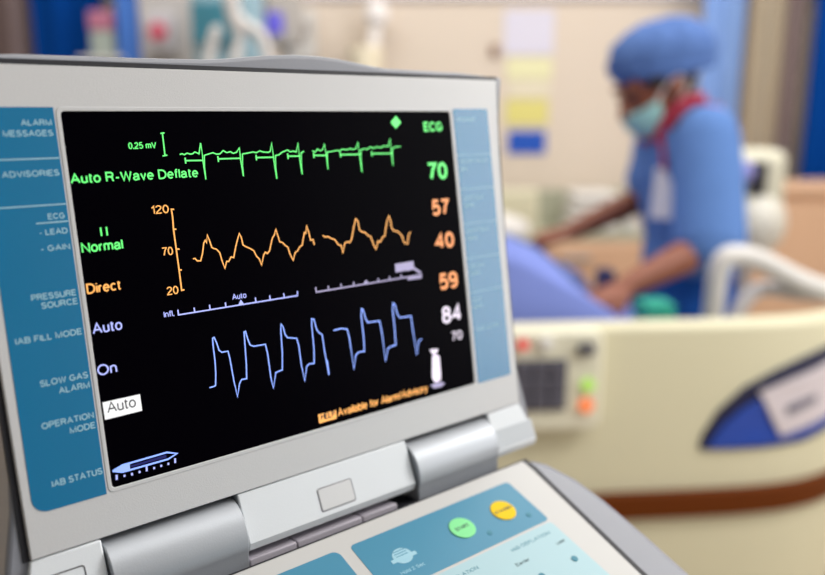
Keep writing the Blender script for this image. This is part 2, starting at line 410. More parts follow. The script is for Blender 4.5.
art1=[(-57.0,13.2),(-56.0,13.3),(-55.2,12.1),(-53.5,11.9),(-52.2,15.1),(-51.0,19.7),(-50.1,20.9),(-49.6,19.6),(-48.8,23.3),(-48.1,20.7),(-47.4,17.4),(-46.4,16.7),(-45.3,16.4),(-43.8,14.5),(-43.2,10.9),(-42.2,7.0),(-40.9,10.3),(-39.9,10.0),(-38.5,12.0),(-37.2,11.5),(-35.5,16.5),(-34.2,19.6),(-32.9,22.4),(-32.1,20.4),(-31.7,16.9),(-30.5,16.0),(-29.5,15.5),(-28.1,14.7),(-26.5,13.6),(-25.4,10.8),(-24.2,9.5),(-23.3,6.4),(-21.6,11.0),(-20.5,12.3),(-19.5,11.5),(-18.2,12.7),(-15.9,18.6),(-14.8,19.7),(-13.5,22.6),(-12.8,19.5),(-12.2,16.4),(-10.7,15.9),(-9.4,14.4),(-8.0,13.3),(-7.4,10.2),(-5.9,6.6),(-4.3,10.3),(-3.0,10.9),(-1.3,12.9),(0.1,13.5),(2.1,19.5),(2.9,19.1),(3.9,22.8),(4.7,19.2),(5.2,15.4),(6.7,15.6),(7.1,12.9)]
art2=[(12.6,17.1),(14.1,16.1),(15.6,16.3),(17.6,15.0),(19.6,14.3),(21.3,11.5),(23.0,10.9),(23.6,7.1),(25.3,11.9),(26.9,12.5),(28.5,12.0),(29.8,13.6),(32.0,19.9),(33.8,23.8),(34.9,22.2),(35.4,17.8),(36.8,16.6),(38.6,16.3),(40.2,14.5),(41.9,13.9),(43.2,9.8),(44.6,6.7),(46.5,10.9),(47.8,10.2),(50.0,12.8),(51.2,13.0),(53.5,20.3),(55.4,23.5),(56.2,21.0),(56.4,17.0),(57.8,15.2),(60.2,14.8),(62.7,12.3),(64.1,8.0),(66.2,7.6),(67.6,12.4),(69.0,13.6)]
iab1=[(-56.8,-45.9),(-55.1,-45.9),(-53.8,-45.6),(-53.0,-40.2),(-52.6,-34.1),(-52.6,-26.9),(-52.4,-23.8),(-51.6,-23.6),(-50.7,-26.4),(-50.0,-29.9),(-48.8,-31.0),(-45.7,-31.1),(-45.2,-34.6),(-44.6,-45.1),(-43.7,-53.1),(-42.0,-47.4),(-40.6,-45.5),(-38.0,-45.7),(-37.3,-38.9),(-36.7,-28.0),(-36.5,-23.7),(-35.7,-23.5),(-35.0,-27.4),(-34.2,-30.3),(-32.5,-31.2),(-26.2,-31.4),(-25.6,-36.5),(-25.4,-47.8),(-24.7,-53.2),(-22.5,-46.0),(-21.0,-45.7),(-18.8,-45.4),(-17.7,-37.1),(-17.1,-25.9),(-16.6,-23.2),(-15.7,-24.6),(-15.1,-28.5),(-13.9,-30.4),(-9.0,-31.5),(-8.2,-35.1),(-8.0,-45.1),(-7.1,-53.4),(-5.1,-46.4),(-3.4,-45.4),(-0.7,-45.8),(0.2,-38.5),(0.4,-26.9),(0.8,-23.4),(2.1,-23.9),(3.0,-29.3),(4.3,-31.3),(5.8,-32.1),(6.2,-41.6),(7.2,-53.2)]
iab1b=[(7.1,-45.6),(7.3,-52.8)]
iab2=[(12.9,-31.3),(15.2,-31.3),(17.6,-31.1),(21.1,-32.1),(21.9,-37.1),(22.6,-53.3),(24.8,-46.2),(26.8,-45.2),(30.3,-45.5),(30.8,-37.6),(30.7,-26.5),(31.4,-23.0),(32.3,-23.7),(33.2,-28.3),(34.4,-30.9),(37.9,-30.9),(42.1,-31.2),(42.8,-37.7),(43.3,-53.3),(45.7,-46.7),(47.9,-46.1),(51.1,-45.8),(51.5,-38.1),(51.4,-26.7),(52.2,-23.0),(53.3,-24.2),(54.2,-29.2),(55.8,-31.7),(58.9,-31.8),(63.5,-32.1),(63.8,-40.2),(64.8,-53.9),(67.1,-46.6),(69.3,-45.9)]
axis=[[(-62.9,35.9),(-64.1,36.0),(-64.0,32.4),(-64.3,27.2),(-63.0,27.1)],[(-64.3,27.2),(-64.2,18.4),(-62.7,18.2)],[(-64.2,18.4),(-64.1,9.1),(-62.9,8.9)],[(-64.1,9.1),(-64.1,-0.1),(-62.8,-0.0)]]
mv=[[(-64.7,69.2),(-62.8,69.4)],[(-63.8,69.4),(-63.9,59.6)],[(-65.0,59.4),(-62.9,59.7)]]
tick1=[(-67.0,-8.4),(-67.0,-10.7),(-5.8,-10.8),(-5.5,-8.6)]
tick1t=[[(-59.4,-8.6),(-59.3,-10.8)],[(-51.9,-8.4),(-51.9,-10.7)],[(-44.1,-8.5),(-44.0,-10.8)],[(-28.6,-8.4),(-28.6,-10.8)],[(-20.9,-8.5),(-20.9,-10.9)],[(-13.2,-8.6),(-13.2,-11.0)]]
tri1=[(-37.7,-10.6),(-34.8,-10.7),(-36.2,-8.3)]
tick2=[(5.1,-8.1),(5.2,-10.6),(74.2,-10.5)]
tick2t=[[(12.6,-8.4),(12.5,-10.6)],[(20.3,-8.4),(20.3,-10.6)],[(28.2,-8.5),(28.1,-10.7)],[(44.1,-8.6),(44.0,-10.8)],[(51.6,-8.6),(51.6,-10.9)],[(59.6,-8.5),(59.5,-10.8)]]
tri2=[(34.2,-10.4),(37.6,-10.3),(36.1,-8.3)]
box2=[(56.0,-2.5),(68.9,-2.3),(69.0,-6.8),(56.1,-7.1)]
box2b=[(63.7,-6.7),(68.7,-6.2),(68.9,-10.6),(73.3,-9.5),(73.7,-11.8),(63.8,-11.6)]
diam=[(66.9,76.4),(70.0,72.9),(66.0,69.6),(62.9,73.0)]
balloon=[(75.5,-56.8),(77.3,-56.0),(79.5,-56.5),(81.0,-58.1),(80.8,-68.4),(79.9,-71.5),(77.5,-72.1),(75.3,-71.4),(74.0,-68.7)]
knot=[(74.3,-52.7),(80.5,-53.4),(79.7,-55.0),(78.1,-56.0),(75.9,-55.8)]
base=[(72.3,-72.7),(75.8,-72.1),(81.4,-72.7),(83.0,-73.9),(80.0,-75.2),(74.9,-75.0)]
helpbox=[(-1.7,-71.7),(9.1,-71.9),(8.9,-76.3),(-1.6,-76.3)]
pen=[(-104.2,-71.7),(-99.9,-70.3),(-80.2,-70.0),(-75.7,-71.7),(-80.1,-73.1),(-100.0,-73.2)]
penfill=[(-103.8,-71.8),(-99.9,-70.4),(-96.7,-70.5),(-97.0,-73.1),(-100.0,-73.0)]
pentick=[[(-102.8,-73.7),(-103.0,-75.8)],[(-99.6,-74.6),(-99.6,-75.5)],[(-96.4,-74.7),(-96.4,-75.8)],[(-93.1,-74.7),(-93.1,-75.7)],[(-89.8,-73.6),(-90.0,-75.8)],[(-86.6,-74.8),(-86.7,-75.8)],[(-83.4,-74.7),(-83.5,-75.7)],[(-80.2,-74.7),(-80.2,-75.7)],[(-76.9,-73.6),(-77.1,-75.7)]]
inv=[(-104.5,-41.9),(-88.5,-41.9),(-88.5,-49.2),(-104.4,-49.4)]
trace('ecg_waveform', [ecg1], 0.52, E_green); trace('ecg_waveform', [ecg2], 0.5, E_green)
for b_ in bars:
    (xa, ya), (xb, yb) = b_
    trace('timing_marker', [b_, [(xa, ya+1.3), (xa, ya-1.3)]], 0.62, E_green)
trace('arterial_waveform', [art1], 0.55, E_orange); trace('arterial_waveform', [art2], 0.6, E_orange)
trace('balloon_waveform', [iab1, iab1b], 0.56, E_blue); trace('balloon_waveform', [iab2], 0.62, E_blue)
trace('pressure_axis', axis, 0.6, E_orange)
trace('millivolt_scale', mv, 0.55, E_green)
trace('timing_ruler', [tick1]+tick1t, 0.6, E_lav); shape('timing_pointer', tri1, E_lav)
trace('timing_ruler', [tick2]+tick2t, 0.7, E_grey); shape('timing_pointer', tri2, E_grey)
shape('deflate_tag', box2, E_grey); trace('deflate_pointer', [[box2b[0], box2b[1], box2b[3]], [box2b[5], box2b[4]]], 1.3, E_grey)
shape('heart_beat_marker', diam, E_green)
shape('balloon_icon', balloon, E_num); shape('balloon_knot', knot, E_num); shape('balloon_base', base, E_grey)
trace('catheter_icon', [pen+[pen[0]]], 0.75, E_blue); 
link('catheter_fill', prism(penfill, Z0, Z1+.03, LID), emat('pale blue display light', (168, 196, 255), 1.0), screen, smooth=0)
link('catheter_core', prism([(penfill[2][0]+.3, penfill[2][1]-.9), (pen[2][0]-.5, pen[2][1]-.9), (pen[4][0]-.5, pen[4][1]+.9), (penfill[3][0]+.3, penfill[3][1]+.9)], Z0, Z1-.03, LID), E_navy, screen, smooth=0)
trace('catheter_ticks', pentick, 0.8, E_lav)
shape('mode_highlight', inv, E_white)
shape('help_tag', [helpbox[0], helpbox[1], helpbox[2], helpbox[3]], E_orange)
word('readout', 'Auto R-Wave Deflate', -105.0, -49.6, 49.4, 4.2, E_green, .15)
word('readout', '0.25 mV', -79.5, -67.2, 62.8, 2.8, E_green, .15)
word('readout', 'II', -95.9, -92.9, 26.9, 4.2, E_green, .15)
word('readout', 'Normal', -104.4, -87.3, 20.9, 4.3, E_green, .15)
word('readout', 'Direct', -104.6, -90.4, 3.9, 4.3, E_orange, .15)
word('readout', '120', -73.2, -65.3, 34.5, 3.7, E_orange, .135)
word('readout', '70', -70.8, -65.8, 16.0, 3.7, E_orange, .135)
word('readout', '20', -70.9, -65.6, -1.4, 3.7, E_orange, .135)
word('readout', 'Auto', -104.5, -92.1, -13.0, 4.6, E_lav, .14)
word('readout', 'On', -104.8, -96.7, -30.6, 4.6, E_lav, .14)
word('readout', 'Auto', -103.0, -90.8, -46.9, 4.6, M_dark, .11, z0=-0.19)
word('readout', 'Infl.', -73.6, -68.9, -10.9, 2.7, E_lav, .14)
word('readout', 'Auto', -40.4, -33.1, -7.9, 2.7, E_lav, .14)
word('readout', 'ECG', 85.7, 99.3, 67.8, 5.2, E_green, .175)
word('readout', '70', 85.4, 99.8, 41.0, 9.6, E_green, .175)
word('readout', '57', 85.8, 98.8, 21.0, 9.0, E_orn, .175)
word('readout', '40', 85.8, 100.0, 2.2, 9.0, E_orn, .175)
word('readout', '59', 86.0, 100.0, -21.0, 9.4, E_orn, .175)
word('readout', '84', 85.6, 100.4, -40.3, 9.8, E_num, .175)
word('readout', '70', 91.2, 99.5, -51.0, 5.2, E_num, .14)
word('readout', 'HELP', -0.3, 8.2, -75.0, 3.2, M_dark, .17, z0=-0.19)
word('readout', 'Available for Alarm/Advisory', 10.0, 70.0, -75.6, 4.2, E_orange, .14)
# --- the two printed label strips beside the display
lab = link('label_strip', prism(rrect(-136.8, -80.4, -107.9, 80.3, 6, corners=(0, 1, 1, 0)), -0.4, 0.18, LID), M_teal, pump)
lab['label'] = 'left teal label strip with alarm and mode names'
for s_, x0, x1, y, h in [('ALARM', -120.8, -109.2, 73.0, 2.5), ('MESSAGES', -127.8, -109.2, 68.8, 2.5), ('ADVISORIES', -130.3, -109.0, 53.0, 2.5), ('ECG', -115.7, -109.2, 35.7, 2.4), ('- LEAD', -119.8, -108.9, 29.6, 2.4),
        ('- GAIN', -120.1, -108.8, 23.1, 2.4), ('PRESSURE', -126.2, -108.9, 4.1, 2.6), ('SOURCE', -122.9, -108.8, 0.5, 2.6), ('IAB FILL MODE', -134.2, -108.8, -12.1, 2.6), ('SLOW GAS', -127.6, -108.8, -30.4, 2.7),
        ('ALARM', -120.9, -108.7, -34.6, 2.7), ('OPERATION', -129.2, -108.7, -47.4, 2.7), ('MODE', -118.9, -108.6, -51.7, 2.7), ('IAB STATUS', -128.5, -108.4, -71.5, 2.8)]:
    word('label_lettering', s_, x0, x1, y, h, M_print, .185, lab, 0.15, 0.08)
for x0, y in ((-136.6, 60.0), (-136.6, 41.5), (-120.4, 34.5)):
    link('label_rule', box(((x0-108.2)/2, y, 0.2), (-108.2-x0, 0.55, 0.1), LID), M_print, lab, smooth=0)
labr = link('label_strip', prism(rrect(108.1, -79.2, 135.4, 80.2, 1.2), -0.4, 0.18, LID), M_teal, pump)
labr['label'] = 'right label strip beside the large numbers'
for s_, x0, x1, y in [('MESSAGES', 109.8, 125.5, 73.0), ('HEART RATE', 110.2, 131.6, 49.0), ('BPM', 110.2, 115.5, 44.6), ('SYSTOLIC', 110.3, 126.5, 28.0), ('MMHG', 110.3, 118, 23.8), ('DIASTOLIC', 110.0, 129.0, 9.2), ('MMHG', 110.0, 118, 5.0),
        ('MEAN', 109.8, 121.4, -11.6), ('MMHG', 109.8, 118, -15.6), ('AUG', 109.5, 117.0, -31.2), ('MMHG', 109.5, 117.5, -35.2), ('AUG ALARM', 110.2, 130.2, -48.5)]:
    word('label_lettering', s_, x0, x1, y, 2.4, M_print, .17, labr, 0.15, 0.08)
for y in (54.0, 34.4, 14.5, -5.6, -25.5):
    link('label_rule', box((121.7, y, 0.2), (27, 0.45, 0.1), LID), M_print, labr, smooth=0)
# --- hinge: centre cover, end blocks, silver barrels
def chin(x0t, x1t, x0b, x1b):
    b = bmesh.new()
    prof = [(-98.7, -0.2), (-121.2, 6.0), (-125.2, 4.2), (-126.2, -4), (-122, -20), (-98.7, -20)]
    A = []; B = []
    for v_, n_ in prof:
        t = min(1, (-98.7-v_)/22.5)
        A.append(LID @ Vector((x0t+(x0b-x0t)*t, v_, n_))); B.append(LID @ Vector((x1t+(x1b-x1t)*t, v_, n_)))
    return ring_loft(b, [A, B])
hc = link('hinge_cover', chin(-49.8, 50.6, -49.6, 50.8), M_block, pump, bevel=0.0006)
ang = math.atan2(6.2, 22.5)
COV = LID @ Matrix.Translation((0, -98.7, -0.2)) @ Matrix.Rotation(-ang, 4, 'X')
link('latch_plate', add_frame(bmesh.new(), rrect(-9.2, -21.2, 11.8, -9.4, 1.4), rrect(-8.7, -20.7, 11.3, -9.9, 1.0), -0.2, 0.12, COV), M_gasket, hc).data.materials[0] = mat('latch seam', (120, 118, 126), 0.5)
link('latch_face', prism(rrect(-8.6, -20.6, 11.2, -10.0, 1.0), -0.2, 0.3, COV), M_bezel, hc, bevel=0.0003)
hb = link('hinge_block', chin(113.0, 141.0, 113.0, 147.2), M_block, pump, bevel=0.0008)
link('block_step', add_box(bmesh.new(), (130.2, -16.6, -0.6), (33, 11.5, 1.6), COV), M_shell2, hb, bevel=0.0004)
hb = link('hinge_block', chin(-140.4, -112.6, -147.0, -112.6), M_block, pump, bevel=0.0008)
link('block_outline', add_frame(bmesh.new(), rrect(-138.5, -21, -121, -7.5, 1.4), rrect(-138.0, -20.5, -121.5, -8.0, 1.0), -0.2, 0.12, COV), M_gasket, hb)
def barrel(x0, x1):
    prof = []
    for k in range(25):
        a = R(120-9.2*k); prof.append((-117.0+17*math.sin(a), -8.6+17*math.cos(a)))
    # prof runs from the top over the front; an apron drops to the keypad
    prof = [(-117.0+17*math.sin(R(a)), -8.6+17*math.cos(R(a))) for a in range(125, -36, -7)]
    prof += [(-134.5, 5.4), (-136, -10), (-125, -24), (-108, -24)]
    return ring_loft(bmesh.new(), [[LID @ Vector((x, v_, n_)) for v_, n_ in prof] for x in (x0, x1)])
link('hinge_barrel', barrel(-112.0, -50.6), M_silver, pump, bevel=0.0005, smooth=25)
link('hinge_barrel', barrel(51.6, 112.4), M_silver, pump, bevel=0.0005, smooth=25)
link('hinge_recess', box((0, -112, -27), (224, 40, 5), LID), M_gasket, pump)
for x0, x1 in ((-50.2, -25), (-24.4, 14), (14.6, 37)):
    link('hinge_ledge', box(((x0+x1)/2, -131.6, -0.5), (x1-x0, 6, 12), LID), mat('ledge plastic', (176, 170, 180), 0.5) if x0 < -50 else bpy.data.materials['ledge plastic'], pump, bevel=0.0006)
link('ledge_well', box((0, -134.2, 0), (104, 5, 24), LID), M_gasket, pump)
# --- keypad
link('keypad_shell', prism([(136, 4), (144, -6), (150.5, -24), (152.5, -45), (152, -78), (149, -130), (146, -196), (134, -214), (-134, -214), (-146, -196), (-149, -130), (-152, -78), (-152.5, -45), (-150.5, -24), (-144, -6), (-136, 4)], -40, -1.6, PAD), M_shell, pump, bevel=0.0075, seg=5)
half = [(126.2, 0), (126.4, -8), (125, -25), (123, -50), (119.5, -93), (117.5, -130), (117, -190), (108, -200)]
gh = [(130.2, 1.2), (130.6, -8), (129.0, -25), (127.0, -50), (123.4, -93), (121.2, -130), (120.6, -192), (110, -203)]
link('keypad_gasket', prism(gh + [(-x, y) for x, y in gh[::-1]], -6, -0.9, PAD), M_gasket, pump)
link('keypad_panel', prism(half + [(-x, y) for x, y in half[::-1]], -5, 0, PAD), M_pad, pump, bevel=0.0008)
kb = link('key_film', prism(rrect(-5.8, -43.1, 103.4, -10.0, 2.4), -0.5, 0.16, PAD), M_padblue, pump, smooth=0)
kb['label'] = 'blue film with the green and yellow keys'
link('key_film', prism(rrect(-120, -43.1, -12.6, -9.6, 4.0), -0.5, 0.16, PAD), M_padblue, pump, smooth=0)['label'] = 'plain blue film at the left'
kl = link('key_film', prism(rrect(-5.8, -120, 103.0, -44.6, 2.4), -0.5, 0.16, PAD), M_padlight, pump, smooth=0)
kl['label'] = 'pale blue film with fine lettering'
def disc(x, y, r, r2=None): return [(x+r*math.cos(2*PI*k/40), y+(r2 or r)*math.sin(2*PI*k/40)) for k in range(40)]
g = link('start_key', prism(disc(54.2, -26.3, 7.4, 7.0), 0.1, 0.7, PAD), M_green, pump, bevel=0.0003); g['label'] = 'round green key'
word('key_lettering', 'START', 49.6, 58.8, -27.2, 2.2, M_ink, .17, g, 0.68, 0.08, PAD)
y_ = link('standby_key', prism(disc(84.0, -26.5, 7.4, 7.0), 0.1, 0.7, PAD), M_yellow, pump, bevel=0.0003); y_['label'] = 'round yellow key'
word('key_lettering', 'STANDBY', 77.8, 90.6, -27.4, 2.0, M_ink, .17, y_, 0.68, 0.08, PAD)
for x, y in ((65.5, -35.5), (95.2, -35.5)):
    link('indicator_lamp', prism(disc(x, y, 1.5), 0.1, 0.4, PAD), M_inkteal, pump, smooth=0)
em = bmesh.new()
add_prism(em, disc(14.2, -27.0, 5.4, 4.8), 0.14, 0.24, PAD)
add_box(em, (14.2, -28.3, 0.24), (15.0, 2.2, 0.12), PAD)
link('printed_emblem', em, M_print, kb, smooth=0)
for k in range(3):
    link('emblem_stripe', box((14.2, -23.6-k*1.5, 0.26), (7.2, 0.4, 0.08), PAD), M_padblue, kb, smooth=0)
word('key_lettering', 'Hold 2 Sec', 6.6, 21.0, -36.8, 2.0, M_print, .14, kb, 0.15, 0.08, PAD)
word('key_lettering', 'IAB DEFLATION', 67.2, 96.0, -51.2, 2.0, M_inkteal, .14, kl, 0.15, 0.08, PAD)
word('key_lettering', 'IAB INFLATION', 20, 43.6, -51.2, 2.0, M_inkteal, .14, kl, 0.15, 0.08, PAD)
word('key_lettering', 'Earlier', 62.4, 71.8, -59.6, 1.9, M_ink, .14, kl, 0.15, 0.08, PAD)
word('key_lettering', 'Later', 93.4, 99.6, -58.9, 1.9, M_ink, .14, kl, 0.15, 0.08, PAD)
link('arrow_key', prism(disc(94.2, -70.0, 1.8), 0.1, 0.5, PAD), M_inkteal, pump, smooth=0)
link('arrow_key', prism(disc(69.5, -70.0, 1.8), 0.1, 0.5, PAD), M_inkteal, pump, smooth=0)
# --- cart under the console
prof = [(-0.26, 0.10), (0.06, 0.10), (0.06, 1.055), (0.005, 1.062), (-0.20, 0.995), (-0.26, 0.96)]
rings = [[Vector((x, y, z)) for y, z in prof] for x in (-0.13, 0.13)]
link('pump_cabinet', ring_loft(bmesh.new(), rings), M_cart, pump, bevel=0.012, seg=3)
for sx in (-1, 1):
    for y in (-0.24, 0.04):
        cs = bmesh.new()
        add_cyl(cs, (sx*0.115-0.014, y, 0.04), (sx*0.115+0.014, y, 0.04), 0.04, n=24)
        cst = link('caster', cs, M_rubber, pump, bevel=0.003)
        link('caster_fork', box((sx*0.115, y, 0.078), (0.036, 0.03, 0.056)), M_cart, cst, bevel=0.002)

# ------------------------------------------------------------------ curtains along the back and sides (folded cloth, hung from the ceiling)
def curtain(name, label, x0, x1, y, m, amp, wl, z0=0.06, z1=2.66, group=None, dx=0.0):
    bm = bmesh.new(); n = max(12, int((x1-x0)/wl*10)); F = []; B = []
    rows = 10
    V = []
    for side in (0.0, 0.006):
        g = []
        for j in range(rows+1):
            z = z0+(z1-z0)*j/rows; k = 1-0.35*j/rows
            g.append([bm.verts.new((x0+(x1-x0)*i/n + dx*(1-j/rows), y+side+amp*k*(math.sin(2*PI*(x1-x0)*i/n/wl)+0.35*math.sin(4.7*PI*(x1-x0)*i/n/wl+0.8)), z)) for i in range(n+1)])
        V.append(g)
    a, b = V
    for j in range(rows):
        for i in range(n):
            bm.faces.new((a[j][i], a[j][i+1], a[j+1][i+1], a[j+1][i])); bm.faces.new((b[j][i], b[j][i+1], b[j+1][i+1], b[j+1][i]))
        bm.faces.new((a[j][0], a[j+1][0], b[j+1][0], b[j][0])); bm.faces.new((a[j][n], a[j+1][n], b[j+1][n], b[j][n]))
    for i in range(n):
        bm.faces.new((a[0][i], a[0][i+1], b[0][i+1], b[0][i])); bm.faces.new((a[rows][i], a[rows][i+1], b[rows][i+1], b[rows][i]))
    root = thing(name, label, 'curtain', ((x0+x1)/2, y, z0), 0, group)
    for v in bm.verts: v.co -= Vector(root.location)
    link('cloth', bm, m, root, smooth=80)
    link('track', box((0, 0, z1-z0+0.02), (x1-x0, 0.03, 0.035)), M_white, root, bevel=0.003)
    return root
curtain('curtain', 'light blue curtain hanging directly behind the person in scrubs', 1.12, 1.29, 3.22, M_curl, 0.028, 0.13)
curtain('curtain', 'beige curtain right next to the light blue curtain', 1.325, 1.455, 3.27, M_curb, 0.022, 0.12)
curtain('curtain', 'narrow grey brown curtain between the beige and the dark blue curtain', 1.475, 1.535, 3.29, M_curgr, 0.012, 0.06)
curtain('curtain', 'dark blue curtain at the right edge of the photo', 1.575, 2.1, 3.27, M_curd, 0.03, 0.15)
curtain('curtain', 'dark navy blue curtain above the left end of the display', -1.43, -1.17, 3.15, M_curd, 0.02, 0.12)
curtain('curtain', 'brownish grey curtain in the top left corner', -2.0, -1.47, 3.20, M_curgr, 0.03, 0.17)
curtain('curtain', 'slate blue curtain right of the navy one, above the display', -1.12, -0.72, 3.25, M_curg, 0.025, 0.14)

# ------------------------------------------------------------------ papers on the back wall
def notice(label, x0, x1, z0, z1, m, lines):
    t = thing('wall_notice', label, 'notice', ((x0+x1)/2, 3.399, z0), 0, 'paper notices on the back wall')
    link('sheet', box((0, -0.002, (z1-z0)/2), (x1-x0, 0.003, z1-z0)), m, t, smooth=0)
    return t
notice('pale lavender paper notice, topmost of the column on the beige wall', 0.372, 0.575, 1.53, 1.705, mat('lavender paper', (222, 218, 232), 0.8), 0)
notice('cream yellow paper notice just below the lavender one on the wall', 0.385, 0.572, 1.435, 1.518, mat('cream yellow paper', (236, 232, 186), 0.8), 0)
notice('cream paper strip between the two yellow notices on the wall', 0.392, 0.568, 1.36, 1.43, mat('cream paper', (232, 222, 196), 0.8), 0)
notice('stronger yellow paper notice above the small blue one on the wall', 0.385, 0.562, 1.25, 1.352, mat('yellow paper', (228, 218, 132), 0.8), 0)
notice('small bright blue notice at the bottom of the wall column', 0.398, 0.556, 1.13, 1.225, mat('blue paper', (24, 84, 190), 0.7), 0)
sk = thing('wall_hook', 'small brown hook on the beige wall left of the notices', 'hook', (0.335, 3.399, 1.545))
link('hook_plate', box((0, -0.004, 0), (0.035, 0.008, 0.05)), mat('brown hook', (150, 116, 96), 0.5), sk, bevel=0.002)
link('hook_peg', tube([(0, -0.006, -0.005), (0, -0.03, -0.012), (0, -0.034, 0.006)], 0.005, 10), bpy.data.materials['brown hook'], sk)

# ------------------------------------------------------------------ equipment behind the display, seen over its top edge
def pole_stand(t, h, base_r=0.22):
    link('pole', tube([(0, 0, 0.06), (0, 0, h)], 0.012, 12, cap=False), M_silver, t)
    for k in range(5):
        a = 2*PI*k/5+0.3
        lg = link('base_leg', tube([(0, 0, 0.075), (base_r*math.cos(a), base_r*math.sin(a), 0.055)], 0.012, 10), M_silver, t)
        link('caster', tube([(base_r*math.cos(a)-0.012, base_r*math.sin(a), 0.024), (base_r*math.cos(a)+0.012, base_r*math.sin(a), 0.024)], 0.022, 14, cap=False), M_rubber, lg)
# ventilator with its white breathing hoses
ven = thing('ventilator', 'grey green breathing machine with white hoses arching over the display top', 'breathing machine', (-0.56, 2.72, 0), 0.05)
link('machine_body', box((0, 0.05, 1.0), (0.32, 0.24, 0.6)), mat('blue grey casing', (146, 176, 188), 0.5), ven, bevel=0.03, seg=3)
link('machine_head', box((-0.045, 0.06, 1.52), (0.22, 0.16, 0.44)), bpy.data.materials['blue grey casing'], ven, bevel=0.025, seg=3)
link('machine_screen', box((-0.08, -0.025, 1.58), (0.14, 0.012, 0.13)), mat('teal glass', (70, 132, 150), 0.3), ven, bevel=0.004)
link('cart_column', box((0, 0.05, 0.40), (0.24, 0.2, 0.6)), M_cart, ven, bevel=0.02)
for sx in (-1, 1):
    for sy in (-1, 1):
        link('caster', tube([(sx*0.13-0.015, 0.05+sy*0.1, 0.045), (sx*0.13+0.015, 0.05+sy*0.1, 0.045)], 0.045, 16, cap=False), M_rubber, ven)
link('base_plate', box((0, 0.05, 0.095), (0.34, 0.28, 0.03)), M_cart, ven, bevel=0.008)
HY = -0.15
link('hose', tube([(0.0, 0, 1.22), (-0.078, HY, 1.34), (-0.075, HY, 1.47), (-0.05, HY, 1.545)], 0.017, 14, 8), M_whiteh, ven)
link('hose', tube([(0.005, HY, 1.60), (0.035, HY, 1.565), (0.085, HY, 1.53), (0.105, HY, 1.46), (0.12, HY, 1.36), (0.08, -0.02, 1.25)], 0.019, 14, 8), M_whiteh, ven)
link('hose', tube([(0.02, HY, 1.575), (0.015, HY, 1.50), (0.0, HY, 1.42), (0.0, -0.02, 1.30)], 0.016, 14, 8), M_whiteh, ven)
link('hose_elbow', tube([(0.008, HY, 1.67), (0.0, HY, 1.64), (0.008, HY, 1.57), (0.025, HY, 1.545)], [0.024, 0.027, 0.021, 0.019], 16, 6), M_whiteh, ven)
# pump on a pole with the lilac lamp
inf = thing('infusion_pump', 'small grey infusion pump with a glowing violet lamp, on a pole', 'infusion pump', (-0.455, 3.0, 0), 0.1)
pole_stand(inf, 1.95)
link('pump_body', box((0, -0.06, 1.62), (0.13, 0.11, 0.19)), mat('warm grey casing', (176, 168, 160), 0.5), inf, bevel=0.015, seg=3)
link('violet_lamp', box((-0.03, -0.122, 1.60), (0.055, 0.012, 0.07)), M_teallcd, inf, bevel=0.004)
# white boxes on the wall rail
def rail_unit(label, x, z, sx, sz, m, knob):
    t = thing('suction_unit', label, 'wall unit', (x, 3.395, z), 0, 'suction units on the back wall')
    link('unit_body', box((0, -0.04, 0), (sx, 0.08, sz)), m, t, bevel=0.012, seg=3)
    link('dial', tube([(0, -0.08, sz*0.12), (0, -0.10, sz*0.12)], sx*0.28, 20, cap=False), knob, t, bevel=0.002)
    return t
rail_unit('pale wall unit with a grey dial, right of the infusion pump', -0.46+0.02, 1.60, 0.11, 0.20, mat('pale grey unit', (212, 208, 202), 0.5), mat('grey dial', (150, 142, 136), 0.5))
fl = thing('suction_jar', 'white round suction jar over a cream lid on the wall', 'suction jar', (-0.155, 3.30, 1.47))
jb = bmesh.new(); add_tube(jb, [(-0.03, 0, -0.07), (-0.03, 0, 0.08)], [0.062, 0.07], 24, cap=False)
link('jar', jb, mat('cream jar', (240, 228, 200), 0.5), fl, bevel=0.008)
kb_ = bmesh.new(); add_ell(kb_, (0.015, 0, 0.205), (0.05, 0.05, 0.055)); link('jar_top', kb_, mat('white jar top', (246, 240, 236), 0.4), fl)
link('jar_neck', tube([(0, 0, 0.09), (0.01, 0, 0.17)], 0.025, 16), bpy.data.materials['white jar top'], fl)
link('wall_bracket', box((0, 0.06, 0.05), (0.04, 0.09, 0.06)), M_silver, fl, bevel=0.004)
# rack with two red fronted pumps between the curtains
rk = thing('supply_rack', 'pale grey supply column with a blue side at the left behind the display', 'rack', (-0.90, 3.05, 0))
link('column', box((0.035, 0.0, 0.93), (0.20, 0.20, 1.86)), mat('light warm grey', (196, 192, 190), 0.6), rk, bevel=0.01)
link('side_shelf', box((-0.21, -0.02, 1.488), (0.16, 0.16, 0.016)), M_white, rk, bevel=0.003)
link('side_strip', box((-0.11, 0.01, 0.93), (0.085, 0.17, 1.86)), mat('rack blue', (70, 124, 214), 0.6), rk, bevel=0.006)
ab = link('alarm_box', box((0.015, -0.118, 1.57), (0.10, 0.04, 0.13)), mat('pale box', (206, 204, 210), 0.5), rk, bevel=0.006)
link('red_button', tube([(0.015, -0.136, 1.575), (0.015, -0.152, 1.575)], 0.032, 20, cap=False), mat('pink red plastic', (222, 108, 130), 0.5), ab, bevel=0.003)
sb = thing('sharps_box', 'small box with a red top and pale green base before the slate curtain', 'box', (-1.115, 3.03, 1.496))
link('box_base', box((0, 0, 0.045), (0.085, 0.08, 0.09)), mat('pale green plastic', (170, 180, 172), 0.5), sb, bevel=0.008)
link('box_lid', box((0, 0, 0.125), (0.09, 0.085, 0.07)), mat('dull red plastic', (190, 120, 146), 0.5), sb, bevel=0.008)

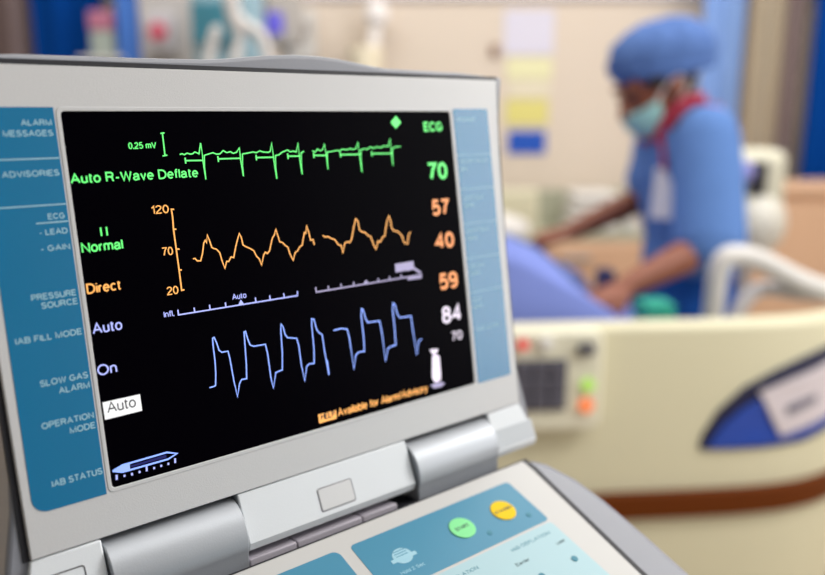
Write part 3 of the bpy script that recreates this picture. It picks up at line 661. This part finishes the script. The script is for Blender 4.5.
# ------------------------------------------------------------------ bed
bed = thing('hospital_bed', 'cream hospital bed footboard with a brown bumper strip, right of the display', 'bed', (0.36, 1.40, 0), R(5))
def yf(x): return 0.10*(abs(x)/0.54)**5
def board(z0, z1, y_off, th, rt, xa=-0.54, xb=0.56, rb=0.0, n=44, k=10):
    """bowed board between two heights, top corners rounded"""
    bm = bmesh.new(); G = []
    for side in (0, th):
        g = []
        for j in range(k+1):
            row = []
            for i in range(n+1):
                x = xa+(xb-xa)*i/n
                e = min(x-xa, xb-x); zt = z1
                if rt and e < rt: zt = z1-rt+math.sqrt(max(0, rt*rt-(rt-e)**2))
                row.append(bm.verts.new((x, yf(x)-y_off+side, z0+(zt-z0)*j/k)))
            g.append(row)
        G.append(g)
    a, b = G
    for j in range(k):
        for i in range(n):
            bm.faces.new((a[j][i], a[j][i+1], a[j+1][i+1], a[j+1][i])); bm.faces.new((b[j][i], b[j][i+1], b[j+1][i+1], b[j+1][i]))
        bm.faces.new((a[j][0], a[j+1][0], b[j+1][0], b[j][0])); bm.faces.new((a[j][n], a[j+1][n], b[j+1][n], b[j][n]))
    for i in range(n):
        bm.faces.new((a[0][i], a[0][i+1], b[0][i+1], b[0][i])); bm.faces.new((a[k][i], a[k][i+1], b[k][i+1], b[k][i]))
    return bm
fb = link('footboard', board(0.20, 0.922, 0, 0.05, 0.05), M_cream, bed, bevel=0.012, seg=3)
link('bumper_strip', board(0.541, 0.595, 0.016, 0.03, 0, -0.545, 0.565, k=2), M_brown, fb, bevel=0.006, seg=3)
# grip insert on the footboard
def on_board(pts, d0, d1, step=0.03):
    """outline in board x,z laid on the bowed face, from depth d0 to d1 in front of it"""
    Q = []
    for i in range(len(pts)):
        a, b = pts[i], pts[(i+1) % len(pts)]; L = math.hypot(b[0]-a[0], b[1]-a[1]); m_ = max(1, int(L/step))
        Q += [(a[0]+(b[0]-a[0])*t/m_, a[1]+(b[1]-a[1])*t/m_) for t in range(m_)]
    bm = bmesh.new()
    A = [bm.verts.new((x, yf(x)-d0, z)) for x, z in Q]; B = [bm.verts.new((x, yf(x)-d1, z)) for x, z in Q]
    cx_ = sum(q[0] for q in Q)/len(Q); cz_ = sum(q[1] for q in Q)/len(Q)
    ca = bm.verts.new((cx_, yf(cx_)-d0, cz_)); cb = bm.verts.new((cx_, yf(cx_)-d1, cz_))
    n = len(Q)
    for i in range(n):
        j = (i+1) % n
        bm.faces.new((A[i], A[j], B[j], B[i])); bm.faces.new((A[i], A[j], ca)); bm.faces.new((B[i], B[j], cb))
    return bm
rim = [(.183, .676), (.187, .704), (.214, .752), (.262, .797), (.325, .828), (.377, .847), (.44, .864), (.50, .868), (.50, .70), (.46, .688), (.397, .675), (.308, .672), (.23, .674)]
link('grip_rim', on_board(rim, -0.01, 0.006), M_navyrim, fb, bevel=0.003)
ins = [(.194, .681), (.222, .724), (.262, .757), (.315, .785), (.375, .800), (.44, .812), (.485, .812), (.485, .712), (.455, .70), (.397, .684), (.308, .679), (.23, .679)]
gi = link('grip_insert', on_board(ins, -0.005, 0.010), M_blueh, fb, bevel=0.002)
gl = link('grip_label', on_board([(.29, .787), (.365, .812), (.440, .831), (.495, .836), (.495, .745), (.458, .726), (.40, .710), (.342, .697)], 0.0, 0.014), M_label, fb, bevel=0.002)
gl['label'] = 'greyish white label strip across the blue grip'
link('label_print', on_board([(.348, .756), (.412, .775), (.416, .760), (.353, .740)], 0.012, 0.0155), mat('grey print', (104, 100, 116), 0.6), fb)
# control panel with keys
cp = link('control_panel', prism(rrect(-0.235, 0.736, -0.022, 0.924, 0.022), -0.0, 0.035, Matrix(((1, 0, 0, 0), (0, 0, -1, 0), (0, 1, 0, 0), (0, 0, 0, 1)))), M_cream2, bed, bevel=0.008, seg=3)
FM = Matrix(((1, 0, 0, 0), (0, 0, -1, -0.035), (0, 1, 0, 0), (0, 0, 0, 1)))
link('key_plate', prism(rrect(-0.186, 0.778, -0.089, 0.873, 0.004), -0.004, 0.004, FM), M_keygrey, cp, bevel=0.001)
for i in range(3):
    for j in range(3):
        x, z = -0.169+0.031*i, 0.795+0.031*j
        k_ = link('key', prism(rrect(x-0.0135, z-0.0135, x+0.0135, z+0.0135, 0.003), 0.002, 0.008, FM), M_key, cp, bevel=0.002)
def knob(name, x, z, r, m, hgt=0.010): return link(name, prism([(x+r*math.cos(2*PI*k/28), z+r*math.sin(2*PI*k/28)) for k in range(28)], -0.004, hgt, FM), m, cp, bevel=0.002)
knob('red_lamp', -0.170, 0.903, 0.009, E_lred)
knob('pale_button', -0.129, 0.904, 0.012, M_white)
link('dark_button', prism(rrect(-0.071, 0.882, -0.042, 0.901, 0.005), -0.004, 0.012, FM), M_keygrey, cp, bevel=0.003)
knob('green_lamp', -0.050, 0.825, 0.0115, E_lgreen)
knob('orange_lamp', -0.052, 0.787, 0.0125, E_lorange)
# frame, headboard, wheels
link('bed_deck', box((-0.12, 0.84, 0.66), (0.66, 1.53, 0.08)), M_cart, bed, bevel=0.01)
link('headboard', box((-0.12, 1.585, 0.72), (0.74, 0.035, 0.60)), M_cream, bed, bevel=0.015)
link('undercarriage', box((-0.12, 0.84, 0.30), (0.46, 1.3, 0.10)), M_cart, bed, bevel=0.01)
for y in (0.45, 1.25):
    link('lift_column', box((-0.12, y, 0.49), (0.14, 0.14, 0.30)), M_silver, bed, bevel=0.01)
for sx in (-1, 1):
    for y in (0.3, 1.38):
        wl = link('castor_wheel', tube([(-0.12+sx*0.24-0.02, y, 0.075), (-0.12+sx*0.24+0.02, y, 0.075)], 0.075, 22, cap=False), M_rubber, bed, bevel=0.004)
        link('castor_post', box((-0.12+sx*0.24, y, 0.19), (0.03, 0.05, 0.14)), M_cart, wl, bevel=0.004)
BX = Matrix.Translation((0.36, 1.40, 0)) @ Matrix.Rotation(R(5), 4, 'Z')
mt = tag(link('mattress', box((-0.12, 0.815, 0.765), (0.64, 1.45, 0.126)), M_sheet, None, bevel=0.03, seg=4), 'white sheeted mattress on the cream bed, mostly under the blanket', 'mattress')
mt.matrix_world = BX
# blanket: a heap over the legs of the bed, falling to the right
def bh(x, y):
    # bed coordinates
    e = max(0.0, (0.13-x))
    h = 0.25*(1-math.exp(-(e/0.2)**1.2))*math.exp(-((y-0.36)/0.42)**4)
    h += 0.010*math.sin(9*x+14*y)+0.008*math.sin(23*x-11*y+1)+0.006*math.sin(31*y+8*x)
    return 0.836+max(0.0, h)+0.004
bm = bmesh.new(); nx, ny = 46, 56; T = []; Bt = []
for j in range(ny+1):
    y = 0.11+1.02*j/ny; r1 = []; r2 = []
    for i in range(nx+1):
        x = -0.42+0.615*i/nx; z = bh(x, y)
        ed = min(i, nx-i, j, ny-j)
        r1.append(bm.verts.new((x, y, z if ed else z-0.008))); r2.append(bm.verts.new((x, y, 0.832)))
    T.append(r1); Bt.append(r2)
for j in range(ny):
    for i in range(nx):
        bm.faces.new((T[j][i], T[j][i+1], T[j+1][i+1], T[j+1][i])); bm.faces.new((Bt[j][i], Bt[j][i+1], Bt[j+1][i+1], Bt[j+1][i]))
    bm.faces.new((T[j][0], T[j+1][0], Bt[j+1][0], Bt[j][0])); bm.faces.new((T[j][nx], T[j+1][nx], Bt[j+1][nx], Bt[j][nx]))
for i in range(nx):
    bm.faces.new((T[0][i], T[0][i+1], Bt[0][i+1], Bt[0][i])); bm.faces.new((T[ny][i], T[ny][i+1], Bt[ny][i+1], Bt[ny][i]))
bl = tag(link('blanket', bm, M_blanket, None, smooth=80), 'lilac blue blanket heaped on the bed under the reaching hands', 'blanket')
bl.matrix_world = BX
pl = bmesh.new(); add_ell(pl, (-0.12, 1.36, 0.905), (0.29, 0.19, 0.075), None, 28, 16)
pw = tag(link('pillow', pl, M_sheet, None, smooth=80), 'white pillow at the head end of the bed', 'pillow'); pw.matrix_world = BX

# ------------------------------------------------------------------ the person in scrubs
NO = Vector((0.74, 2.05, 0))
nurse = thing('person', 'person in blue scrubs, cap and face mask leaning over the bed and reaching across it', 'person', NO + Vector((-0.036, 0, 0)))
nurse.scale = (0.986, 0.986, 0.986)
def W(x, y, z): return Vector((x, y, z)) - NO
def oring(c, lat, fwd, a, b, n=28, pw=2.0):
    """superelliptic ring round c: half width a along lat, half depth b along fwd"""
    out = []
    for k in range(n):
        t = 2*PI*k/n; ct, st = math.cos(t), math.sin(t)
        out.append(c + lat*(a*math.copysign(abs(ct)**(2/pw), ct)) + fwd*(b*math.copysign(abs(st)**(2/pw), st)))
    return out
LAT = Vector((0.12, -0.99, 0)).normalized()           # towards the left (near) shoulder
FW = Vector((-0.99, -0.12, 0)).normalized()            # the way the person faces
def torso(bm, g, rows):
    ring_loft(bm, [oring(W(*p), LAT, (FW + Vector((0, 0, dz))).normalized(), a+g, b+g, 28, pw) for p, a, b, dz, pw in rows]); return bm
rows = [((.745, 2.05, .70), .13, .10, 0, 2.2), ((.745, 2.05, .76), .168, .112, 0, 2.2), ((.745, 2.05, .83), .172, .106, 0, 2.2), ((.752, 2.05, .92), .150, .088, -.05, 2.2),
        ((.750, 2.05, 1.00), .142, .082, -.1, 2.2), ((.740, 2.05, 1.10), .156, .092, -.18, 2.2), ((.722, 2.05, 1.18), .170, .094, -.25, 2.3), ((.706, 2.05, 1.25), .165, .080, -.3, 2.3),
        ((.692, 2.05, 1.295), .115, .066, -.35, 2.1), ((.684, 2.05, 1.325), .065, .056, -.4, 2.0)]
SHL, SHR = W(.722, 1.895, 1.262), W(.715, 2.205, 1.262)
ELL, WRL = W(.712, 1.80, 1.02), W(.505, 1.715, .940)
ELR, WRR = W(.695, 2.25, 1.085), W(.462, 2.165, .995)
body = bmesh.new()
torso(body, 0.0, rows)
add_tube(body, [SHL+LAT*-.03, SHL, SHL.lerp(ELL, .5), ELL], [.055, .052, .043, .037], 16, 4)
add_tube(body, [ELL, ELL.lerp(WRL, .35), WRL], [.037, .038, .025], 16, 4)
add_tube(body, [SHR+LAT*.03, SHR, SHR.lerp(ELR, .5), ELR], [.055, .052, .043, .037], 16, 4)
add_tube(body, [ELR, ELR.lerp(WRR, .35), WRR], [.037, .037, .025], 16, 4)
# legs and feet
for sy, yy in ((-1, 1.965), (1, 2.135)):
    add_tube(body, [W(.745, yy, .78), W(.735, yy, .46), W(.74, yy, .40), W(.755, yy, .09)], [.088, .058, .053, .036], 18, 5)
    add_tube(body, [W(.77, yy, .045), W(.70, yy, .04), W(.60, yy, .028)], [.04, .038, .026], 16, 4)
# neck and head: gaze down and to the left of the photo, slightly towards the camera
HC = W(.628, 2.035, 1.388)
add_tube(body, [W(.695, 2.05, 1.28), W(.665, 2.045, 1.345), HC+Vector((.02, 0, 0))], [.062, .052, .055], 18, 4)
hf = Vector((-.83, -.26, -.48)).normalized()           # face direction
hl = Vector((0, 0, 1)).cross(hf).normalized()          # to the person's left
hu = hf.cross(hl).normalized()
if hu.z < 0: hu = -hu
HM = Matrix((hl, hf, hu)).transposed()                # head axes: x left, y forward, z up
def hp(x, y, z): return HC + HM @ Vector((x, y, z))
add_ell(body, hp(0, -.012, .03), (.074, .093, .088), HM, 28, 18)      # skull
add_ell(body, hp(0, .022, -.035), (.060, .068, .082), HM, 28, 18)     # face and jaw
add_ell(body, hp(0, .052, -.095), (.030, .030, .024), HM)             # chin
add_tube(body, [hp(0, .086, .012), hp(0, .098, -.012), hp(0, .106, -.030)], [.010, .012, .015], 10, 3)   # nose
for sx in (-1, 1):
    add_ell(body, hp(sx*.075, -.012, -.012), (.012, .022, .034), HM)  # ears
    add_ell(body, hp(sx*.036, .074, .024), (.028, .014, .010), HM)    # brow
add_ell(body, hp(0, .088, -.062), (.026, .012, .012), HM)             # lips
# hands
def hand(bm, wr, dirv, palm_n, side, curl):
    d = dirv.normalized(); nrm = (palm_n - d*palm_n.dot(d)).normalized(); sd = d.cross(nrm)*side
    add_tube(bm, [wr, wr+d*.03, wr+d*.075], [.026, .033, .036], 14, 4, flat=.55, up=nrm)
    for k, (off, ln, r) in enumerate(((.027, .066, .0085), (.009, .075, .009), (-.009, .070, .0086), (-.026, .054, .0078))):
        p0 = wr + d*.075 + sd*off; a = R(curl+4*k)
        p1 = p0 + (d*math.cos(a)+nrm*math.sin(a))*ln*.45
        p2 = p1 + (d*math.cos(a*2.0)+nrm*math.sin(a*2.0))*ln*.32
        p3 = p2 + (d*math.cos(a*2.8)+nrm*math.sin(a*2.8))*ln*.25
        add_tube(bm, [p0-d*.03, p0, p1, p2, p3], [r*1.1, r*1.1, r, r*.95, r*.8], 10)
    t0 = wr + d*.025 + sd*.026; t1 = t0 + d*.030 + sd*.020 + nrm*.012; t2 = t1 + d*.030 + sd*.004 + nrm*.012
    add_tube(bm, [wr+d*.015+sd*.012, t0, t1, t2], [.013, .013, .0105, .0085], 10)
hand(body, WRL, Vector((-.80, -.25, -.34)), Vector((-.25, .1, -1)), 1, 22)
hand(body, WRR, Vector((-.88, -.2, -.2)), Vector((-.15, .1, -1)), -1, 24)
link('body', remeshed(body, 0.0048, 5), M_skin, nurse, smooth=80)
# clothes
top = bmesh.new()
torso(top, 0.016, rows[3:9])
def sleeve(S, E, rs): add_tube(top, [S-LAT*0.0, S.lerp(E, .33), S.lerp(E, .66), S.lerp(E, rs[4])], rs[:4], 18, 4)
sleeve(SHL, ELL, [.076, .080, .082, .084, .97]); sleeve(SHR, ELR, [.068, .070, .072, .074, .72])
link('scrub_top', remeshed(top, 0.006, 8), M_cloth, nurse, smooth=80)
tr = bmesh.new()
torso(tr, 0.012, rows[0:5])
for yy in (1.965, 2.135):
    add_tube(tr, [W(.745, yy, .80), W(.738, yy, .46), W(.752, yy, .11)], [.108, .085, .075], 18, 5)
link('scrub_trousers', remeshed(tr, 0.008, 5), M_trous, nurse, smooth=80)
for yy in (1.965, 2.135):
    sh = bmesh.new(); add_tube(sh, [W(.775, yy, .048), W(.70, yy, .05), W(.585, yy, .035)], [.048, .049, .034], 18, 5)
    link('shoe', remeshed(sh, 0.005, 3), M_white, nurse, smooth=80)
# cap: a soft bouffant with a rolled band
cf = Vector((-.93, -.26, -.22)).normalized(); cu_ = cf.cross(hl).normalized()
if cu_.z < 0: cu_ = -cu_
CM = Matrix((hl, cf, cu_)).transposed()               # the cap sits level on the bowed head
def cp_(x, y, z): return HC + CM @ Vector((x, y, z))
cb = bmesh.new()
vs = add_ell(cb, cp_(0, -.034, .060), (.104, .136, .088), CM, 40, 24)
for v in vs:
    p = CM.inverted() @ (v.co - HC); a = math.atan2(p.y, p.x)
    v.co += (v.co - cp_(0, -.03, .05)).normalized()*(.005*math.sin(9*a+p.z*60)+.004*math.sin(17*a))
    p = CM.inverted() @ (v.co - HC)
    if p.z < .012: v.co += CM @ Vector((0, 0, (.012-p.z)*.75))
link('cap', cb, M_cap, nurse, smooth=80)
band = bmesh.new(); pts = [cp_(.098*math.cos(t), -.032+.122*math.sin(t), .030+.010*math.sin(t)) for t in [2*PI*k/28 for k in range(29)]]
add_tube(band, pts, .012, 10)
link('cap_band', band, M_cap, nurse, smooth=80)
hr = bmesh.new(); add_ell(hr, hp(0, -.058, -.012), (.072, .046, .052), HM, 24, 14)
link('hair', hr, M_hair, nurse, smooth=80)
for sx in (-1, 1):
    hs = bmesh.new(); add_ell(hs, hp(sx*.068, .022, .022), (.010, .030, .022), HM); link('hair', hs, M_hair, nurse, smooth=80)
    ey = bmesh.new(); add_ell(ey, hp(sx*.030, .080, .004), (.013, .010, .006), HM); link('eye', ey, M_dark, nurse, smooth=80)
# mask: cupped over nose and chin, held by ear loops
mk = bmesh.new(); g1 = []; g2 = []
for j in range(13):
    zz = -.018-.082*j/12; A = []; B = []
    for i in range(21):
        t = R(-78+156*i/20); bul = 1-.22*((j-5)/7)**2
        q = Vector((.070*math.sin(t)*(1-.012*j), .026+.092*math.cos(t)*bul*(1-.018*j), zz-.012*math.cos(t)))
        A.append(mk.verts.new(hp(*q))); B.append(mk.verts.new(hp(q.x*.97, q.y-.003, q.z)))
    g1.append(A); g2.append(B)
for j in range(12):
    for i in range(20):
        mk.faces.new((g1[j][i], g1[j][i+1], g1[j+1][i+1], g1[j+1][i])); mk.faces.new((g2[j][i], g2[j][i+1], g2[j+1][i+1], g2[j+1][i]))
    for i in (0, 20): mk.faces.new((g1[j][i], g1[j+1][i], g2[j+1][i], g2[j][i]))
for i in range(20):
    for j in (0, 12): mk.faces.new((g1[j][i], g1[j][i+1], g2[j][i+1], g2[j][i]))
link('face_mask', mk, M_mask, nurse, smooth=80)
for sx in (-1, 1):
    link('mask_loop', tube([hp(sx*.067, .045, -.02), hp(sx*.083, -.01, .012), hp(sx*.086, -.034, -.012), hp(sx*.080, -.01, -.04), hp(sx*.062, .045, -.075)], .0022, 8, 6), M_white, nurse, smooth=80)
# crimson neck trim and the lanyard badge
link('collar', tube([W(.632, 1.975, 1.255), W(.645, 1.965, 1.295), W(.678, 1.965, 1.335), W(.730, 1.995, 1.352), W(.752, 2.05, 1.352), W(.730, 2.11, 1.352), W(.655, 2.11, 1.325), W(.622, 2.07, 1.285), W(.615, 2.02, 1.25)], .014, 10, 6), M_collar, nurse, smooth=80)
link('shoulder_piping', tube([W(.735, 1.985, 1.338), W(.765, 1.93, 1.325), W(.785, 1.885, 1.285)], .008, 8, 6), M_collar, nurse, smooth=80)
bd_ = link('badge', box((0, 0, 0), (.058, .006, .125), Matrix.Translation(W(.640, 1.925, 1.125)) @ Matrix.Rotation(R(-38), 4, 'Z') @ Matrix.Rotation(R(-10), 4, 'X')), M_badge, nurse, bevel=.002)
link('badge_strap', tube([W(.636, 1.925, 1.185), W(.634, 1.955, 1.255)], .006, 8), M_collar, nurse, smooth=80)

# ------------------------------------------------------------------ things on and around the bed
def top_tag(o, label, cat, group=None, M=None):
    tag(o, label, cat, group)
    if M is not None: o.matrix_world = M
    return o
cbp = [(-.30, .60), (-.20, .60), (-.10, .61), (0.0, .62), (.07, .63), (.11, .60)]
top_tag(link('cable', tube([(x, y, bh(x, y)+.010) for x, y in cbp], [.024, .022, .013, .011, .011, .010], 12, 6), mat('teal grey cable', (70, 96, 120), 0.5)), 'dark teal cable lying along the edge of the blanket', 'cable', None, BX)
cl = thing('transducer_clip', 'dark navy clip with a brown tip on the bed between the two arms', 'clip', BX @ Vector((.175, .56, bh(.175, .56)-.004)), R(20))
link('clip_body', box((0, 0, .04), (.035, .05, .08)), mat('clip navy', (30, 40, 92), 0.5), cl, bevel=.008)
link('clip_tip', box((-.045, 0, .015), (.07, .035, .03)), mat('clip brown', (74, 40, 34), 0.5), cl, bevel=.006)
link('clip_wing', box((.035, 0, .03), (.04, .02, .025)), mat('clip grey', (60, 84, 84), 0.5), cl, bevel=.004)
gc = bmesh.new()
for k, (dz, s_) in enumerate(((.012, 1.0), (.034, .96), (.054, .9))): add_box(gc, (0, 0, dz), (.07*s_, .08*s_, .018))
top_tag(link('folded_cloth', gc, mat('sea green cloth', (40, 150, 128), 0.9), None, bevel=.006, seg=3), 'sea green folded cloth on the mattress edge in front of the trousers', 'cloth', None, BX @ Matrix.Translation((.165, .21, .853)))
wp = bmesh.new(); add_tube(wp, [(0, 0, 0), (0, 0, .16), (0, 0, .19)], [.028, .028, .014], 20, cap=False)
bt = thing('bottle', 'white plastic bottle standing on the low cabinet between the arms', 'bottle', (.865, 3.17, .837))
link('bottle_body', wp, M_white, bt, bevel=.004)
link('bottle_cap', tube([(0, 0, .186), (0, 0, .215)], .015, 18, cap=False), M_white, bt, bevel=.002)
lc = thing('bedside_cabinet', 'low grey green cabinet against the beige wall under the notices', 'cabinet', (.63, 3.22, 0))
link('cabinet_body', box((0, 0, .44), (.56, .32, .76)), mat('cabinet laminate', (222, 196, 168), 0.5), lc, bevel=.008)
link('cabinet_top', box((0, 0, .828), (.58, .33, .016)), mat('grey green top', (176, 176, 154), 0.5), lc, bevel=.004)
link('splash_back', box((0, .145, .91), (.58, .03, .15)), bpy.data.materials['grey green top'], lc, bevel=.006)
for z in (.2, .45, .69):
    dr = link('drawer', box((0, -.166, z), (.52, .016, .22)), M_wood, lc, bevel=.004)
    link('drawer_handle', box((0, -.182, z+.06), (.12, .016, .012)), M_silver, dr, bevel=.003)
link('plinth', box((0, 0, .03), (.52, .28, .06)), M_cart, lc)
ln = bmesh.new()
for k in range(4): add_box(ln, (0.004*(k % 2), 0, .02+.04*k), (.20-.01*k, .20, .034))
top_tag(link('folded_linen', ln, M_sheet, None, bevel=.012, seg=3), 'stack of white folded linen on the low cabinet beyond the far arm', 'linen', None, Matrix.Translation((.71, 3.19, .837)))

# white machine behind the person, with a dark opening and a violet dot
wm = thing('warming_unit', 'cream rounded machine with a black opening, behind the back of the person', 'machine', (1.055, 2.45, 0), R(-6))
link('machine_body', box((0, 0.06, 1.09), (.16, .16, .20)), M_cream2, wm, bevel=.035, seg=4)
lb = bmesh.new(); add_ell(lb, (.015, .03, .965), (.085, .09, .105)); link('water_chamber', lb, mat('pale chamber', (222, 218, 206), 0.4), wm, smooth=80)
link('black_opening', box((-.012, -.022, 1.105), (.055, .012, .10)), M_dark, wm, bevel=.01)
vd = bmesh.new(); add_ell(vd, (-.052, -.03, 1.125), (.03, .016, .032)); link('violet_dot', vd, mat('violet plastic', (150, 148, 214), 0.4), wm, smooth=80)
link('pole', tube([(0, .06, .08), (0, .06, .95)], .016, 14, cap=False), M_silver, wm)
link('base', box((0, .06, .075), (.30, .30, .03)), M_cart, wm, bevel=.01)
for sx in (-1, 1):
    for sy in (-1, 1):
        link('caster', tube([(sx*.12-.012, .06+sy*.12, .03), (sx*.12+.012, .06+sy*.12, .03)], .03, 16, cap=False), M_rubber, wm)
# peach cabinet at the right
pc = thing('locker', 'peach laminate locker below the dark blue curtain at the right', 'cabinet', (1.66, 2.92, 0))
link('locker_body', box((0, 0.02, .54), (.94, .30, .96)), M_wood, pc, bevel=.006)
link('locker_top', box((0, 0.015, 1.035), (.97, .33, .03)), M_wood, pc, bevel=.006)
for x in (-.235, .235):
    d_ = link('door', box((x, -.136, .54), (.455, .016, .90)), M_wood, pc, bevel=.004)
    link('door_handle', box((x*.2, -.152, .70), (.014, .02, .12)), M_silver, d_, bevel=.003)
link('plinth', box((0, 0.02, .03), (.88, .26, .06)), M_cart, pc)
# white trolley with curved tube handles
tt = thing('trolley', 'white trolley with a curved tubular rail, right of the person behind the footboard', 'trolley', (0.80, 1.64, 0), R(3))
link('rail', tube([(-.165, .02, .74), (-.168, .0, .90), (-.168, -.01, .985), (-.145, -.012, 1.012), (-.085, -.012, 1.002), (.01, -.012, .955), (.09, -.012, .932), (.24, -.012, .915)], [.019, .020, .021, .022, .022, .023, .023, .023], 16, 8), M_whiteh, tt, smooth=80)
link('rail', tube([(-.125, .02, .82), (-.095, .02, .905), (-.055, .02, .935), (.02, .02, .925), (.10, .02, .918), (.22, .02, .905)], .016, 16, 8), mat('grey enamel tube', (190, 186, 188), 0.4), tt, smooth=80)
link('tray', box((.02, .05, .73), (.44, .12, .025)), M_white, tt, bevel=.006)
link('tray', box((.02, .05, .30), (.44, .12, .025)), M_white, tt, bevel=.006)
for sx in (-1, 1):
    for sy in (-1, 1):
        lg = link('leg', tube([(.02+sx*.20, .05+sy*.045, .07), (.02+sx*.20, .05+sy*.045, .74 if sx < 0 else .80)], .011, 12, cap=False), M_whiteh, tt)
        link('caster', tube([(.02+sx*.20-.01, .05+sy*.045, .035), (.02+sx*.20+.01, .05+sy*.045, .035)], .035, 18, cap=False), M_rubber, lg)
